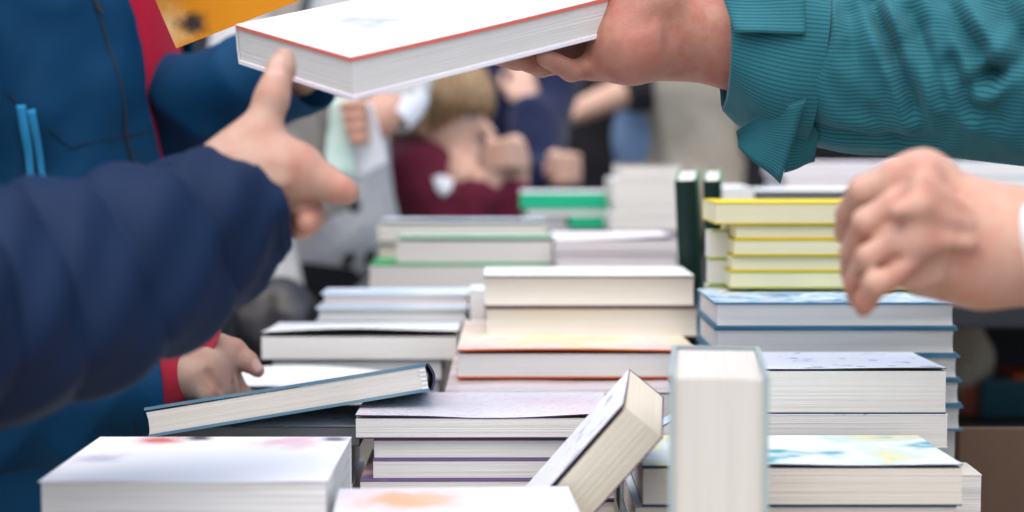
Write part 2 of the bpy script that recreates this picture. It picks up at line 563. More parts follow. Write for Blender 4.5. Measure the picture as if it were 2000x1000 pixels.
def make_book(label, L, W, T, M, top, edge=None, spine=None, pages=IVORY, hard=True, lift=0.0, bow=0.0, liftx=None,
              group=None, name='book', bands=False, skew=0.0, hollow=None, wavy=0.0, ct=None, cat='book', over=None, blift=0.0, back=None):
    b = empty(name, M=M)
    tag(b, label, cat, group)
    edge = edge or top; spine = spine or edge
    ct = ct or (0.0025 if hard else 0.0009)
    o = over if over is not None else (0.003 if hard else 0.0004)
    T = T - 0.0004
    if hollow is None: hollow = 0.003 if hard else 0.0
    page_block('page_block', L, W, T, o, ct + 0.0001, T - ct - 0.0001, pages, b, hollow, skew=skew)
    lx = liftx or (lambda u: 1.0)
    ph = rnd.uniform(0, 6)
    def zf(u, v):
        return lift * lx(u) * (1 - v) ** 1.7 + bow * (4 * u * (1 - u)) * (1 - v) + wavy * math.sin(u * 9 + ph) * (1 - v) ** 2
    sheet('front_cover', 0, L, 0, W, T - ct, ct, zf, (top, edge), b)
    def zb(u, v):
        return -blift * lx(u) * (1 - v) ** 1.7
    sheet('back_cover', 0, L, 0, W, 0, ct, zb if blift else (lambda u, v: 0.0), (back or edge, back or edge), b, 8, 4, up=False)
    # spine: slightly rounded strip closing the back
    n = 7; V = []; Q = []
    for s, off in ((0, 0.0), (1, 0.0022 if hard else 0.0008)):
        for i in range(n + 1):
            t = i / n
            y = W + (0.004 if hard else 0.0006) * math.sin(math.pi * t) + off + 0.0003
            for x in (0.0003, L - 0.0003): V.append((x, y, 0.0003 + (T - 0.0006) * t))
    k = 2 * (n + 1)
    for i in range(n):
        a = 2 * i
        Q += [(a, a + 2, a + 3, a + 1), (k + a, k + a + 1, k + a + 3, k + a + 2), (a, k + a, k + a + 2, a + 2), (a + 1, a + 3, k + a + 3, k + a + 1)]
    Q += [(0, 1, k + 1, k), (2 * n, k + 2 * n, k + 2 * n + 1, 2 * n + 1)]
    mesh_np('spine', V, Q, spine, b, smooth=False)
    if bands:
        m2 = bands
        for xx in (o - 0.0012, L - o - 0.0008):
            bm = bmesh.new()
            nst = max(6, int(T / 0.0022))
            for q in range(nst):
                if q % 2: continue
                z0 = ct + (T - 2 * ct) * q / nst
                box_bm(bm, xx, xx + 0.002, W - 0.006, W - 0.001, z0, z0 + (T - 2 * ct) / nst)
            me = bpy.data.meshes.new('headband'); bm.to_mesh(me); bm.free()
            link('headband', me, m2, b)
    return b
def lying(x0, x1, yt, yb, d, yaw=0.0, dx=0.0, ddy=0.0):
    """px box of the front edge -> L, T, matrix"""
    zt, zb = Zp(yt, d), Zp(yb, d)
    a, c = P(x0, (yt + yb) / 2, d), P(x1, (yt + yb) / 2, d)
    L = float(c[0] - a[0]) / math.cos(math.radians(yaw))
    M = Matrix.Translation((a[0] + dx, d + ddy, zb)) @ Matrix.Rotation(math.radians(yaw), 4, 'Z')
    return L, zt - zb, M
def bk(label, x0, x1, yt, yb, d, W=0.14, yaw=0.0, ddy=0.0, **kw):
    L, T, M = lying(x0, x1, yt, yb, d, yaw, 0, ddy)
    return make_book(label, L, W, T, M, **kw)
def frame(o, ex, ey, ez):
    M = Matrix.Identity(4)
    for i, e in enumerate((ex, ey, ez)):
        for r in range(3): M[r][i] = float(e[r])
    for r in range(3): M[r][3] = float(o[r])
    return M
def fill(x0, x1, y, d, W, n, label, base=None, group='hidden lower books of the stacks', **kw):
    """books that carry a visible stack down to the table"""
    base = TABLE_Z if base is None else base
    z1 = Zp(y, d); z0 = base + 0.0006
    xs = P(x0, y, d)[0], P(x1, y, d)[0]
    T = (z1 - z0) / n
    for i in range(n):
        off = 0.004 + 0.004 * (i % 2)
        make_book(label[i], xs[1] - xs[0] - 0.01, W, T, Matrix.Translation((xs[0] + off, d + 0.006 + off, z0 + i * T)),
                  top=C_WHITE, hard=False, group=group, pages=IVORY, **kw)

# cover prints
C_WHITE = cover_mat((0.82, 0.83, 0.84))
C_REDW = cover_mat(((0.0, (0.80, 0.78, 0.81)), (0.4, (0.84, 0.85, 0.87)), (1, (0.85, 0.86, 0.88))), 9, seed=3.1, spots=((0.050, 0.160, 0.022, (0.62, 0.14, 0.12)), (0.078, 0.168, 0.013, (0.10, 0.07, 0.08)), (0.150, 0.150, 0.030, (0.72, 0.52, 0.56)), (0.020, 0.085, 0.020, (0.58, 0.56, 0.66)), (0.185, 0.165, 0.012, (0.20, 0.16, 0.24))))
C_ORW = cover_mat(((0.0, (0.64, 0.63, 0.72)), (0.5, (0.68, 0.69, 0.76)), (1, (0.66, 0.68, 0.76))), 8, seed=1.3, spots=((0.050, 0.105, 0.045, (0.80, 0.40, 0.24)), (0.075, 0.085, 0.012, (0.80, 0.55, 0.50))))
C_NAVY = cover_mat((0.030, 0.035, 0.085), rough=0.4)
C_PURP = cover_mat((0.085, 0.035, 0.085), rough=0.4)
C_PINKW = cover_mat(((0.0, (0.78, 0.56, 0.60)), (0.36, (0.83, 0.70, 0.74)), (0.5, (0.86, 0.82, 0.85)), (1, (0.85, 0.85, 0.88))), 7, seed=5.2, rough=0.25)
C_SALM = cover_mat(((0.0, (0.62, 0.36, 0.34)), (0.45, (0.64, 0.42, 0.40)), (0.5, (0.16, 0.11, 0.22)), (1, (0.12, 0.09, 0.18))), 6, seed=2.0)
C_BLUE = cover_mat(((0.0, (0.03, 0.09, 0.15)), (0.5, (0.05, 0.16, 0.26)), (1, (0.12, 0.28, 0.38))), 22, stretch=(1, 1, 1), seed=1.0)
C_BLUEPHOTO = cover_mat(((0.0, (0.30, 0.22, 0.10)), (0.36, (0.42, 0.35, 0.22)), (0.40, (0.75, 0.74, 0.68)), (0.46, (0.20, 0.42, 0.60)), (0.54, (0.66, 0.76, 0.82)), (0.62, (0.05, 0.20, 0.38)), (0.7, (0.72, 0.80, 0.84)), (1, (0.3, 0.5, 0.6))), 16, seed=6.0)
C_LTBLUE = cover_mat(((0.0, (0.36, 0.52, 0.66)), (0.45, (0.62, 0.74, 0.82)), (0.6, (0.80, 0.84, 0.87)), (1, (0.80, 0.84, 0.86))), 12, seed=2.2)
C_SPECK = cover_mat(((0.0, (0.20, 0.22, 0.30)), (0.33, (0.45, 0.47, 0.55)), (0.40, (0.80, 0.82, 0.86)), (1, (0.85, 0.86, 0.88))), 60, seed=1.0)
C_PIC = cover_mat(((0.0, (0.05, 0.28, 0.34)), (0.33, (0.08, 0.36, 0.44)), (0.39, (0.60, 0.72, 0.76)), (0.48, (0.76, 0.79, 0.80)), (0.55, (0.55, 0.70, 0.66)), (0.62, (0.72, 0.66, 0.38)), (0.68, (0.30, 0.55, 0.52)), (1, (0.2, 0.45, 0.55))), 13, seed=4.4)
C_ORANGE = cover_mat((0.72, 0.12, 0.02), rough=0.35)
C_ORPRINT = cover_mat(((0.0, (0.50, 0.30, 0.20)), (0.40, (0.72, 0.62, 0.40)), (0.5, (0.72, 0.66, 0.58)), (0.58, (0.70, 0.55, 0.48)), (1, (0.6, 0.62, 0.4))), 14, seed=2.7)
C_BROWNGL = cover_mat(((0.0, (0.42, 0.30, 0.26)), (0.45, (0.60, 0.50, 0.48)), (0.55, (0.74, 0.68, 0.68)), (1, (0.70, 0.70, 0.78))), 12, rough=0.18, coat=0.6, stretch=(0.5, 2, 1), seed=8.0)
C_MAROON = cover_mat((0.16, 0.06, 0.06))
C_GREYW = cover_mat(((0.0, (0.55, 0.62, 0.62)), (0.4, (0.76, 0.80, 0.81)), (0.6, (0.84, 0.84, 0.79)), (1, (0.76, 0.8, 0.82))), 10, seed=9.0)
C_DARKGR = cover_mat((0.05, 0.06, 0.06))
C_MINT = cover_mat(((0.0, (0.25, 0.60, 0.36)), (0.5, (0.40, 0.70, 0.50)), (0.65, (0.55, 0.78, 0.62)), (1, (0.75, 0.82, 0.78))), 14, seed=1.9)
C_GREEN = cover_mat((0.035, 0.30, 0.10))
C_EMER = cover_mat((0.0, 0.42, 0.22), rough=0.4)
C_DGREEN = cover_mat((0.007, 0.022, 0.019), rough=0.4)
C_GRIM = cover_mat((0.12, 0.30, 0.16))
C_YEL = cover_mat((0.70, 0.55, 0.03))
C_LIME = cover_mat((0.42, 0.50, 0.06))
C_TEALB = cover_mat(((0.0, (0.06, 0.14, 0.20)), (0.5, (0.11, 0.22, 0.30)), (1, (0.26, 0.36, 0.36))), 14, seed=0.4)
C_RED = cover_mat((0.76, 0.16, 0.11), rough=0.4)
C_HELD = cover_mat(((0.0, (0.66, 0.68, 0.74)), (0.5, (0.71, 0.72, 0.75)), (1, (0.71, 0.71, 0.74))), 9, seed=12.3, spots=((0.080, 0.085, 0.040, (0.30, 0.36, 0.62)), (0.100, 0.105, 0.030, (0.62, 0.68, 0.84)), (0.150, 0.085, 0.020, (0.70, 0.78, 0.88)), (0.20, 0.12, 0.016, (0.80, 0.55, 0.55))))
C_PALEG = cover_mat(((0.0, (0.20, 0.25, 0.30)), (0.5, (0.30, 0.36, 0.36)), (1, (0.36, 0.42, 0.37))), 10)
C_DUSK = cover_mat((0.16, 0.24, 0.45))
C_PINKM = cover_mat(((0.0, (0.78, 0.55, 0.45)), (0.4, (0.82, 0.70, 0.66)), (0.6, (0.80, 0.76, 0.80)), (1, (0.72, 0.68, 0.80))), 6, seed=3.0)
C_BLACK = cover_mat((0.012, 0.013, 0.016), rough=0.3)

G_NEAR = 'books on the near table'
# front left thick white paperback
bk('thick white paperback with red print, nearest book at bottom left', 76, 640, 938, 1068, 1.15, 0.175, top=C_REDW, edge=C_WHITE, hard=False, pages=GREYP, lift=0.0, group=G_NEAR, wavy=0.0004, over=0.0015)
fill(80, 640, 1068, 1.15, 0.165, 2, ['lowest book under the thick white paperback at bottom left', 'book directly under the thick white paperback at bottom left'])
# foreground white cover with an orange patch
L, T, M = lying(640, 1150, 1048, 1118, 1.05, 3)
make_book('blurred white paperback with orange patch at bottom centre', L, 0.15, T, M, top=C_ORW, edge=C_NAVY, hard=False, pages=WHITEP, group=G_NEAR, lift=0.002)
fill(650, 1150, 1118, 1.05, 0.145, 2, ['book second from the table under the orange patched paperback', 'book directly under the orange patched paperback'])

# purple edged stack
G = 'purple edged books of one stack'
X1 = 1200
bk('pink and white paperback on top of the purple edged stack', 694, X1, 815, 857, 1.38, 0.142, top=C_PINKW, edge=C_PURP, hard=False, pages=IVORY, yaw=0.6, lift=0.0035, bow=-0.001, liftx=lambda u: 0.25 + 0.75 * (abs(u - 0.45) * 1.6), group=G, wavy=0.0006)
bk('purple edged book second from the top of its stack', 730, X1 + 8, 857, 897, 1.385, 0.142, top=C_SALM, edge=C_SALM, hard=False, yaw=0.5, group=G, ct=0.0013)
bk('purple edged book third from the top of its stack', 728, X1 - 5, 897, 937, 1.383, 0.142, top=C_SALM, edge=C_SALM, hard=False, yaw=0.5, group=G, ct=0.0013)
bk('purple edged book fourth from the top, pink cover corner jutting out left', 703, X1, 937, 977, 1.38, 0.142, top=C_SALM, edge=C_SALM, hard=False, yaw=0.6, group=G, ct=0.0013)
bk('purple edged book fifth from the top, mostly hidden by foreground cover', 722, X1, 977, 1017, 1.383, 0.142, top=C_SALM, edge=C_SALM, hard=False, yaw=0.4, group=G, ct=0.0013)
fill(715, X1, 1017, 1.385, 0.142, 2, ['lowest book of the purple edged stack, on the table', 'second lowest book of the purple edged stack'])

# leaning book
w = np.array((0.09, 0.97, 0.14)); w /= np.linalg.norm(w)
u = np.array((0.64, -0.23, 0.77)); u -= w * (u @ w); u /= np.linalg.norm(u)
n = np.cross(w, u); n = n if n[0] > 0 else -n                # towards its lower right cover
Lb, Wb, Tb = 0.165, 0.10, 0.035
top0 = P(1221, 794, 1.20)
# local x = down the book, y = away, z = towards its upper left cover
org = top0 + n * Tb - (u * Lb if np.cross(u, w) @ n < 0 else 0)
ex = u if np.cross(u, w) @ n < 0 else -u
make_book('paperback leaning over to the right against the thick standing book', Lb, Wb, Tb, frame(org, ex, w, -n), top=C_SPECK, edge=C_PURP, hard=False, pages=TANP, group=G_NEAR, lift=0.003)

# thick standing book, fore edge to the viewer
o_ = P(1503, 735, 1.05); tw = R_(198, 1.05)
Hs = o_[2] - TABLE_Z - 0.0008
make_book('thick book standing upright with fore edge and pale green covers, foreground right', Hs, 0.155, tw,
          frame((o_[0], 1.05, TABLE_Z + 0.0008), (0, 0, 1), rotz(math.radians(-6)) @ np.array((0, 1, 0)), rotz(math.radians(-6)) @ np.array((-1, 0, 0))), top=C_PALEG, edge=C_PALEG, spine=C_PALEG, pages=page_mat((0.58, 0.56, 0.515), contrast=0.12, lines=620), hard=True, hollow=0.005, group=G_NEAR, ct=0.0035)

# picture cover book and its neighbours, front right
bk('paperback with turquoise picture cover lying behind the standing book', 1255, 1880, 912, 988, 1.25, 0.14, top=C_PIC, edge=C_NAVY, hard=False, pages=CREAM, lift=0.003, liftx=lambda u: 0.4 + 0.6 * math.sin(u * 5) ** 2, group=G_NEAR, wavy=0.0006)
bk('pale book under the turquoise picture cover paperback', 1240, 1868, 988, 1052, 1.252, 0.14, top=C_LTBLUE, edge=C_TEALB, hard=False, pages=CREAM, group=G_NEAR)
fill(1250, 1870, 1052, 1.255, 0.14, 1, ['lowest book under the turquoise picture cover paperback'])
bk('cream topped book end poking out beside the cardboard box', 1700, 1917, 924, 1010, 1.40, 0.05, top=cover_mat((0.76, 0.72, 0.62)), hard=False, pages=GREYP, group=G_NEAR, lift=-0.001)
fill(1690, 1915, 1010, 1.40, 0.05, 1, ['book under the cream topped book end beside the cardboard box'])
# pale blue books glimpsed between leaning and standing book
L, T, M = lying(1190, 1300, 866, 905, 1.40, 0)
M = Matrix.Translation((Xp(1222, 1.42), 1.42, Zp(905, 1.42))) @ Matrix.Rotation(math.radians(-28), 4, 'Y')
make_book('pale blue paperback propped at a slant behind the leaning book', 0.10, 0.03, 0.014, M, top=C_LTBLUE, edge=C_BLUE, hard=False, pages=WHITEP, group=G_NEAR)
bk('pale blue jacketed book low between the leaning and standing books', 1210, 1335, 925, 1000, 1.415, 0.05, top=C_LTBLUE, edge=C_LTBLUE, hard=False, pages=page_mat((0.55, 0.62, 0.66)), group=G_NEAR)
fill(1210, 1335, 1000, 1.415, 0.05, 1, ['book under the pale blue jacketed book'])

# white speckled pair
bk('thick white speckled paperback lying on another of its kind', 1345, 1848, 722, 808, 1.42, 0.125, top=C_SPECK, edge=C_DARKGR, hard=False, pages=IVORY, lift=0.0016, liftx=lambda u: 0.5 + u * 0.8, group='white speckled paperbacks', wavy=0.0003)
bk('white speckled paperback under the thick speckled one', 1345, 1851, 808, 874, 1.42, 0.125, top=C_SPECK, edge=C_SPECK, hard=False, pages=IVORY, group='white speckled paperbacks')
fill(1345, 1851, 874, 1.42, 0.125, 3, ['lowest hidden book under the white speckled pair', 'middle hidden book under the white speckled pair', 'upper hidden book under the white speckled pair'])

# blue hardcover stack
G = 'blue hardcovers of one stack'
yb_ = [590, 641, 694, 742, 792, 842]
names = ['blue hardcover with landscape photo jacket on top of the blue stack', 'blue hardcover second from the top of the blue stack', 'blue hardcover third from the top, right end showing',
         'blue hardcover fourth from the top, right end showing', 'blue hardcover fifth from the top, right end showing']
xr = [1866, 1867, 1872, 1876, 1878]
for i in range(5):
    bk(names[i], 1396 - (i > 1) * 2, xr[i] + 3, yb_[i], yb_[i + 1], 1.556 + 0.002 * (i % 2), 0.15, top=C_BLUEPHOTO if i == 0 else C_BLUE, edge=C_BLUE, hard=True, pages=IVORY, group=G, yaw=0.0, ct=0.0021)
fill(1396, 1878, 842, 1.56, 0.15, 2, ['lowest pale book under the blue hardcover stack', 'second lowest pale book under the blue hardcover stack'])

# yellow stack on top of the blue one
G = 'yellow edged paperbacks of one stack'
yy = [395, 438, 467, 499, 530, 563.2]
xl = [1398, 1437, 1434, 1431, 1426]
pos = ['topmost, pushed out to the left', 'second from the top', 'third from the top', 'fourth from the top', 'lowest']
for i in range(5):
    bk('yellow edged paperback, ' + pos[i] + ' of its stack', xl[i], 1812, yy[i], yy[i + 1], 1.665, 0.118, top=C_YEL, edge=C_LIME if i == 4 else C_YEL, hard=False, pages=YELP, group=G, ct=0.0014, ddy=0.003 * (i % 2))
# white and lime books left behind the yellow stack
G = 'lime and white paperbacks behind the yellow stack'
for i, (a, b_) in enumerate(((450, 505), (505, 556), (556, 622))):
    bk(['topmost', 'middle', 'lowest'][i] + ' lime edged white paperback left behind the yellow stack', (1384, 1386, 1381)[i], (1424, 1424, 1423)[i], a, b_, 1.712, 0.03, top=C_WHITE if i else C_GREYW, edge=C_LIME, spine=C_WHITE, hard=False, pages=IVORY, group=G, ct=0.0014)
fill(1374, 1424, 622, 1.71, 0.03, 2, ['lowest hidden book under the lime edged paperbacks', 'upper hidden book under the lime edged paperbacks'])

# dark green upright books
for i, (xa, xb, dd, lab) in enumerate(((1316, 1359, 1.905, 'dark green hardcover standing upright, spine to viewer, left of the pair'), (1371, 1406, 1.905, 'dark green hardcover standing upright, right of the pair, beside yellow stack'))):
    T = R_(xb - xa, dd)
    lean = math.radians(-2.6 if i == 0 else -1.5)
    topz = Zp(352, dd); Hh = 0.205
    ex = np.array((math.sin(lean), 0, math.cos(lean))); ez = np.array((math.cos(lean), 0, -math.sin(lean)))
    org = np.array((Xp(xa, dd), dd + 0.135, topz)) - ex * Hh
    ya = rotz(math.radians(-7.5)); org = np.array((Xp(xa, dd), dd, topz)) - ex * Hh + ya @ np.array((0, 0.135, 0)); ex = ya @ ex; ez = ya @ ez; eb = ya @ np.array((0, -1, 0)); tl = math.radians(4.5); ex, eb = ex * math.cos(tl) + eb * math.sin(tl), eb * math.cos(tl) - ex * math.sin(tl); ez = np.cross(ex, eb); org = np.array((Xp(xa, dd), dd, topz)) - ex * Hh - eb * 0.135
    make_book(lab, Hh, 0.135, T, frame(org, ex, eb, ez), top=C_GRIM, edge=C_GRIM, spine=C_DGREEN, pages=IVORY, hard=True, group='dark green upright hardcovers')
base = Zp(352, 1.905) - 0.2062
for i in range(2):
    z0 = TABLE_Z + 0.0006; T = (base - z0) / 2
    make_book(['lowest', 'upper'][i] + ' hidden book carrying the dark green uprights', 0.062, 0.12, T, Matrix.Translation((Xp(1308, 1.905), 1.908, z0 + i * T)), top=C_WHITE, hard=False, group='hidden lower books of the stacks')

# middle stack
G = 'books of the middle stack'
bk('cream paged hardcover on top of the middle stack', 945, 1357, 538, 600, 1.76, 0.13, top=C_GREYW, edge=C_DARKGR, hard=True, pages=CREAM, lift=0.0, group=G, ct=0.0018, over=0.0008, yaw=0.4)
bk('cream paged hardcover with maroon edge, second in the middle stack', 949, 1363, 600, 660, 1.757, 0.13, top=C_MAROON, edge=C_MAROON, hard=True, pages=CREAM, group=G, ct=0.0018, over=0.0008, yaw=0.4)
zt3 = Zp(660, 1.757)
d3 = 1.615
y3 = 280 + (660 - 280) * 1.757 / d3
bk('orange edged book with printed cover in the middle stack', 893, 1362, 688, 739, d3, 0.30, top=C_ORPRINT, edge=C_ORANGE, hard=False, pages=IVORY, lift=0.004, liftx=lambda u: 0.75 + 0.25 * math.sin(u * 4), group=G, ct=0.0016, yaw=0.3, skew=0.002)
bk('glossy brown covered book with wrinkled jacket under the orange edged one', 868, 1320, 768, 830, 1.535, 0.36, top=C_BROWNGL, edge=C_WHITE, hard=False, pages=WHITEP, group=G, wavy=0.0008, lift=0.001)
fill(872, 1330, 830, 1.54, 0.34, 2, ['lowest book under the glossy brown book', 'second lowest book under the glossy brown book'])

# left stack
G = 'books of the left stack'
bk('pale paperback with lifting cover on the left stack', 510, 893, 656, 703, 1.80, 0.14, top=C_GREYW, edge=C_DARKGR, hard=False, pages=IVORY, lift=0.008, liftx=lambda u: 0.35 + 0.65 * math.sin(0.4 + 2.2 * u), group=G, wavy=0.0004)
bk('book under the pale lifting cover on the left stack', 532, 862, 703, 742, 1.805, 0.14, top=C_WHITE, edge=C_DUSK, hard=False, pages=IVORY, group=G)
fill(530, 868, 742, 1.805, 0.14, 3, ['lowest book of the left stack', 'second lowest book of the left stack', 'third lowest book of the left stack'])

# tilted hardcover under the hand
a0 = P(290, 855, 1.40)
roll = math.radians(8.7)
ex = np.array((math.cos(roll), 0.10, math.sin(roll))); ex /= np.linalg.norm(ex)
ey = np.array((-0.10, 1, -0.138)); ey -= ex * (ex @ ey); ey /= np.linalg.norm(ey)
ez = np.cross(ex, ey)
Wd = 0.236
# spine at the right hand end: local y runs to the right, local x runs away
make_book('tilted blue hardcover with dark spine propped up under the red cuffed hand', 0.16, Wd, 0.024,
          frame(a0 + ey * 0.16, -ey, ex, ez), top=C_TEALB, edge=C_TEALB, spine=C_NAVY, pages=CREAM, hard=True, group=G_NEAR, bands=C_WHITE, lift=0.0015, hollow=0.001, over=0.001)
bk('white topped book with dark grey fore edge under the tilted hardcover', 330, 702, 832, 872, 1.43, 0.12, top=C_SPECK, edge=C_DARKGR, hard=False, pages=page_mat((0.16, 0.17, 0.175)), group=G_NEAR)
fill(330, 690, 872, 1.435, 0.12, 3, ['lowest book under the dark grey edged book', 'second book under the dark grey edged book', 'third book under the dark grey edged book'])

# open book with a lifted page behind the tilted hardcover
ob = empty('open_book', (Xp(600, 1.66), 1.66, Zp(768, 1.66)))
tag(ob, 'open book with a lifted white page under the thumb', 'book', G_NEAR)
x0 = Xp(430, 1.66) - Xp(600, 1.66); x1 = Xp(790, 1.66) - Xp(600, 1.66)
pg, ntp, bp = new_mat('printed_page')
wv = nd(ntp, 'ShaderNodeTexWave', wave_type='BANDS', bands_direction='Y')
wv.inputs['Scale'].default_value = 55
wv.inputs['Distortion'].default_value = 0
ntp.links.new(mapping(ntp), wv.inputs['Vector'])
tn = noise(ntp, mapping(ntp, (420, 60, 1)), 1, 2)
mm = nd(ntp, 'ShaderNodeMath', operation='MULTIPLY'); ntp.links.new(wv.outputs['Fac'], mm.inputs[0]); ntp.links.new(tn, mm.inputs[1])
ntp.links.new(ramp(ntp, mm.outputs[0], [(0.40, (0.82, 0.82, 0.82)), (0.5, (0.55, 0.55, 0.57))]), bp.inputs['Base Color'])
bp.inputs['Roughness'].default_value = 0.7
page_block('page_block', x1 - x0, 0.12, 0.02, 0, -0.02, 0, WHITEP, ob).location = (x0, 0, 0)
sheet('lifted_page', x0 + 0.005, x1 - 0.01, 0.0, 0.11, 0.0, 0.0004, lambda u, v: 0.005 * math.sin(math.pi * min(1, u * 1.05)) ** 0.7 * (0.6 + 0.4 * v) + 0.004 * v + 0.006 * (1 - u), (pg, pg), ob, 20, 10)
sheet('page', x0, x1, 0.0, 0.118, 0.0008, 0.0004, lambda u, v: 0.002 * v, (pg, pg), ob)
sheet('cover', x0 - 0.004, x1 + 0.004, -0.002, 0.122, -0.0225, 0.002, lambda u, v: 0.0, (C_DUSK, C_DUSK), ob)
fill(435, 790, 815, 1.665, 0.115, 2, ['lowest book under the open book', 'book directly under the open book'])

# pale blue pair behind the left stack
G = 'pale blue books behind the left stack'
bk('pale blue book on top of the low pair behind the left stack', 627, 918, 573, 600, 1.98, 0.045, top=C_LTBLUE, edge=C_LTBLUE, hard=False, pages=PINKP, group=G, lift=0.001, W=None) if False else None
bk('pale blue book on top of the low pair behind the left stack', 627, 918, 572, 600, 1.955, 0.07, top=C_LTBLUE, edge=C_LTBLUE, hard=True, pages=PINKP, group=G, ct=0.0016)
bk('pale blue book, lower of the pair behind the left stack', 617, 913, 600, 628, 1.952, 0.07, top=C_LTBLUE, edge=C_LTBLUE, hard=True, pages=IVORY, group=G, ct=0.0018)
fill(617, 913, 628, 1.955, 0.065, 2, ['lower hidden book under the pale blue pair', 'upper hidden book under the pale blue pair'])
bk('white book end squeezed between pale blue pair and middle stack', 917, 948, 566, 640, 1.95, 0.07, top=C_WHITE, edge=C_LTBLUE, hard=False, pages=WHITEP, group=G)
fill(910, 948, 640, 1.955, 0.07, 1, ['hidden book under the white book end'])

# far table stacks
G = 'blurred books on the far table'
bk('white and blue book on top of the far left stack', 737, 1066, 436, 474, 2.42, 0.16, top=C_LTBLUE, edge=C_NAVY, hard=False, pages=CREAM, group=G, lift=0.004)
bk('brown edged book under the white and blue far book', 741, 1060, 474, 506, 2.425, 0.16, top=C_MAROON, edge=C_BROWNGL, hard=False, pages=TANP, group=G)
fill(742, 1060, 506, 2.43, 0.16, 1, ['hidden book at the bottom of the far left stack'], base=TABLE2_Z)
bk('mint green book on top of the near green stack', 774, 1079, 468, 516, 2.22, 0.12, top=C_MINT, edge=C_GREEN, hard=False, pages=IVORY, group=G, lift=0.004, ct=0.0016)
bk('green edged book under the mint green one', 721, 1075, 516, 566, 2.215, 0.14, top=C_GREEN, edge=C_GREEN, hard=False, pages=IVORY, group=G, ct=0.0016)
zz = Zp(566, 2.215)
if zz - TABLE2_Z > 0.003:
    fill(722, 1075, 566, 2.22, 0.14, 1, ['hidden book under the green edged one'], base=TABLE2_Z)
# pink magazines
zt, zb = Zp(468, 2.16), TABLE2_Z + 0.001
nm = 9
for i in range(nm):
    T = (zt - zb) / nm
    make_book(['lowest', 'second lowest', 'third lowest', 'fourth lowest', 'fifth', 'fourth from the top', 'third from the top', 'second from the top', 'topmost'][i] + ' pink magazine of the curling pile',
              R_(236, 2.16), 0.20, T, Matrix.Translation((Xp(1085, 2.16) + rnd.uniform(-.002, .002), 2.16 + rnd.uniform(0, .003), zb + i * T)),
              top=C_PINKM, edge=C_PINKM, hard=False, pages=PINKP, group='pink magazines of the curling pile', name='magazine', cat='magazine', ct=0.0006,
              lift=0.006 if i == nm - 1 else 0.0, liftx=lambda u: u ** 1.5)
# emerald green books and cream books
bk('emerald green book in the blurred far stack by the boy', 1016, 1188, 376, 408, 2.72, 0.16, top=C_WHITE, edge=C_EMER, hard=False, pages=page_mat((0.02, 0.45, 0.24)), group=G)
bk('pale book between the two emerald green books', 1030, 1190, 408, 422, 2.722, 0.16, top=C_WHITE, hard=False, pages=WHITEP, group=G)
bk('lower emerald green book in the blurred far stack', 1112, 1186, 422, 445, 2.72, 0.16, top=C_EMER, hard=False, pages=page_mat((0.02, 0.45, 0.24)), group=G)
bk('cream book beside the lower emerald green book', 1020, 1106, 422, 445, 2.73, 0.16, top=C_WHITE, hard=False, pages=IVORY, group=G)
fill(1016, 1188, 445, 2.72, 0.15, 2, ['lower hidden book of the emerald stack', 'upper hidden book of the emerald stack'], base=TABLE2_Z)
for i, (a, b_, xa, xb) in enumerate(((322, 350, 1212, 1330), (350, 396, 1196, 1335), (396, 420, 1200, 1330), (420, 450, 1192, 1332))):
    bk(['topmost', 'second', 'third', 'lowest visible'][i] + ' cream book of the far pile behind the green uprights', xa, xb, a, b_, 2.55, 0.2, top=[C_ORPRINT, C_WHITE, C_GREYW, C_WHITE][i], hard=False, pages=CREAM, group=G, lift=0.003 if i == 0 else 0)
fill(1195, 1332, 450, 2.55, 0.2, 2, ['lower hidden book of the far cream pile', 'upper hidden book of the far cream pile'], base=TABLE2_Z)
# white magazines behind the yellow stack
for i, (a, b_, xa, xb, m_, lab) in enumerate(((318, 345, 1530, 1862, C_PINKM, 'pinkish magazine bundle on top, under the teal sleeve'), (345, 371, 1536, 1866, C_WHITE, 'pale magazine bundle second, under the teal sleeve'),)):
    bk(lab, xa, xb, a, b_, 2.42, 0.2, top=m_, hard=False, pages=PINKP, group='white magazine bundles', name='magazine_bundle', cat='magazines')
fill(1536, 1866, 371, 2.43, 0.2, 2, ['lower hidden book under the magazine bundles', 'upper hidden book under the magazine bundles'], base=TABLE2_Z)
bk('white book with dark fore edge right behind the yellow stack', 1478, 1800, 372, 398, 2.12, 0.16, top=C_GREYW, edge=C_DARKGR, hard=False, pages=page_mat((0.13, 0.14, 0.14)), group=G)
fill(1480, 1800, 398, 2.125, 0.16, 2, ['lower hidden book behind the yellow stack', 'upper hidden book behind the yellow stack'], base=TABLE2_Z)
bk('small white book between the green uprights and teal cuff', 1412, 1474, 366, 402, 2.10, 0.16, top=C_WHITE, hard=False, pages=WHITEP, group=G)
fill(1412, 1474, 402, 2.105, 0.15, 1, ['hidden book under the small white book'], base=TABLE2_Z)
for i, (a, b_) in enumerate(((318, 345), (345, 372), (372, 400), (400, 430))):
    bk(['topmost', 'second', 'third', 'fourth'][i] + ' white magazine bundle of the pile at the right edge', 1868 + 3 * i, 2130, a, b_, 2.35, 0.2, top=C_WHITE, hard=False, edge=[C_WHITE, C_DUSK, C_WHITE, C_DARKGR][i], pages=WHITEP, group='magazine bundles at the right edge', name='magazine_bundle', cat='magazines')
fill(1872, 2130, 430, 2.36, 0.2, 2, ['lower hidden book under the right edge pile', 'upper hidden book under the right edge pile'], base=TABLE2_Z)

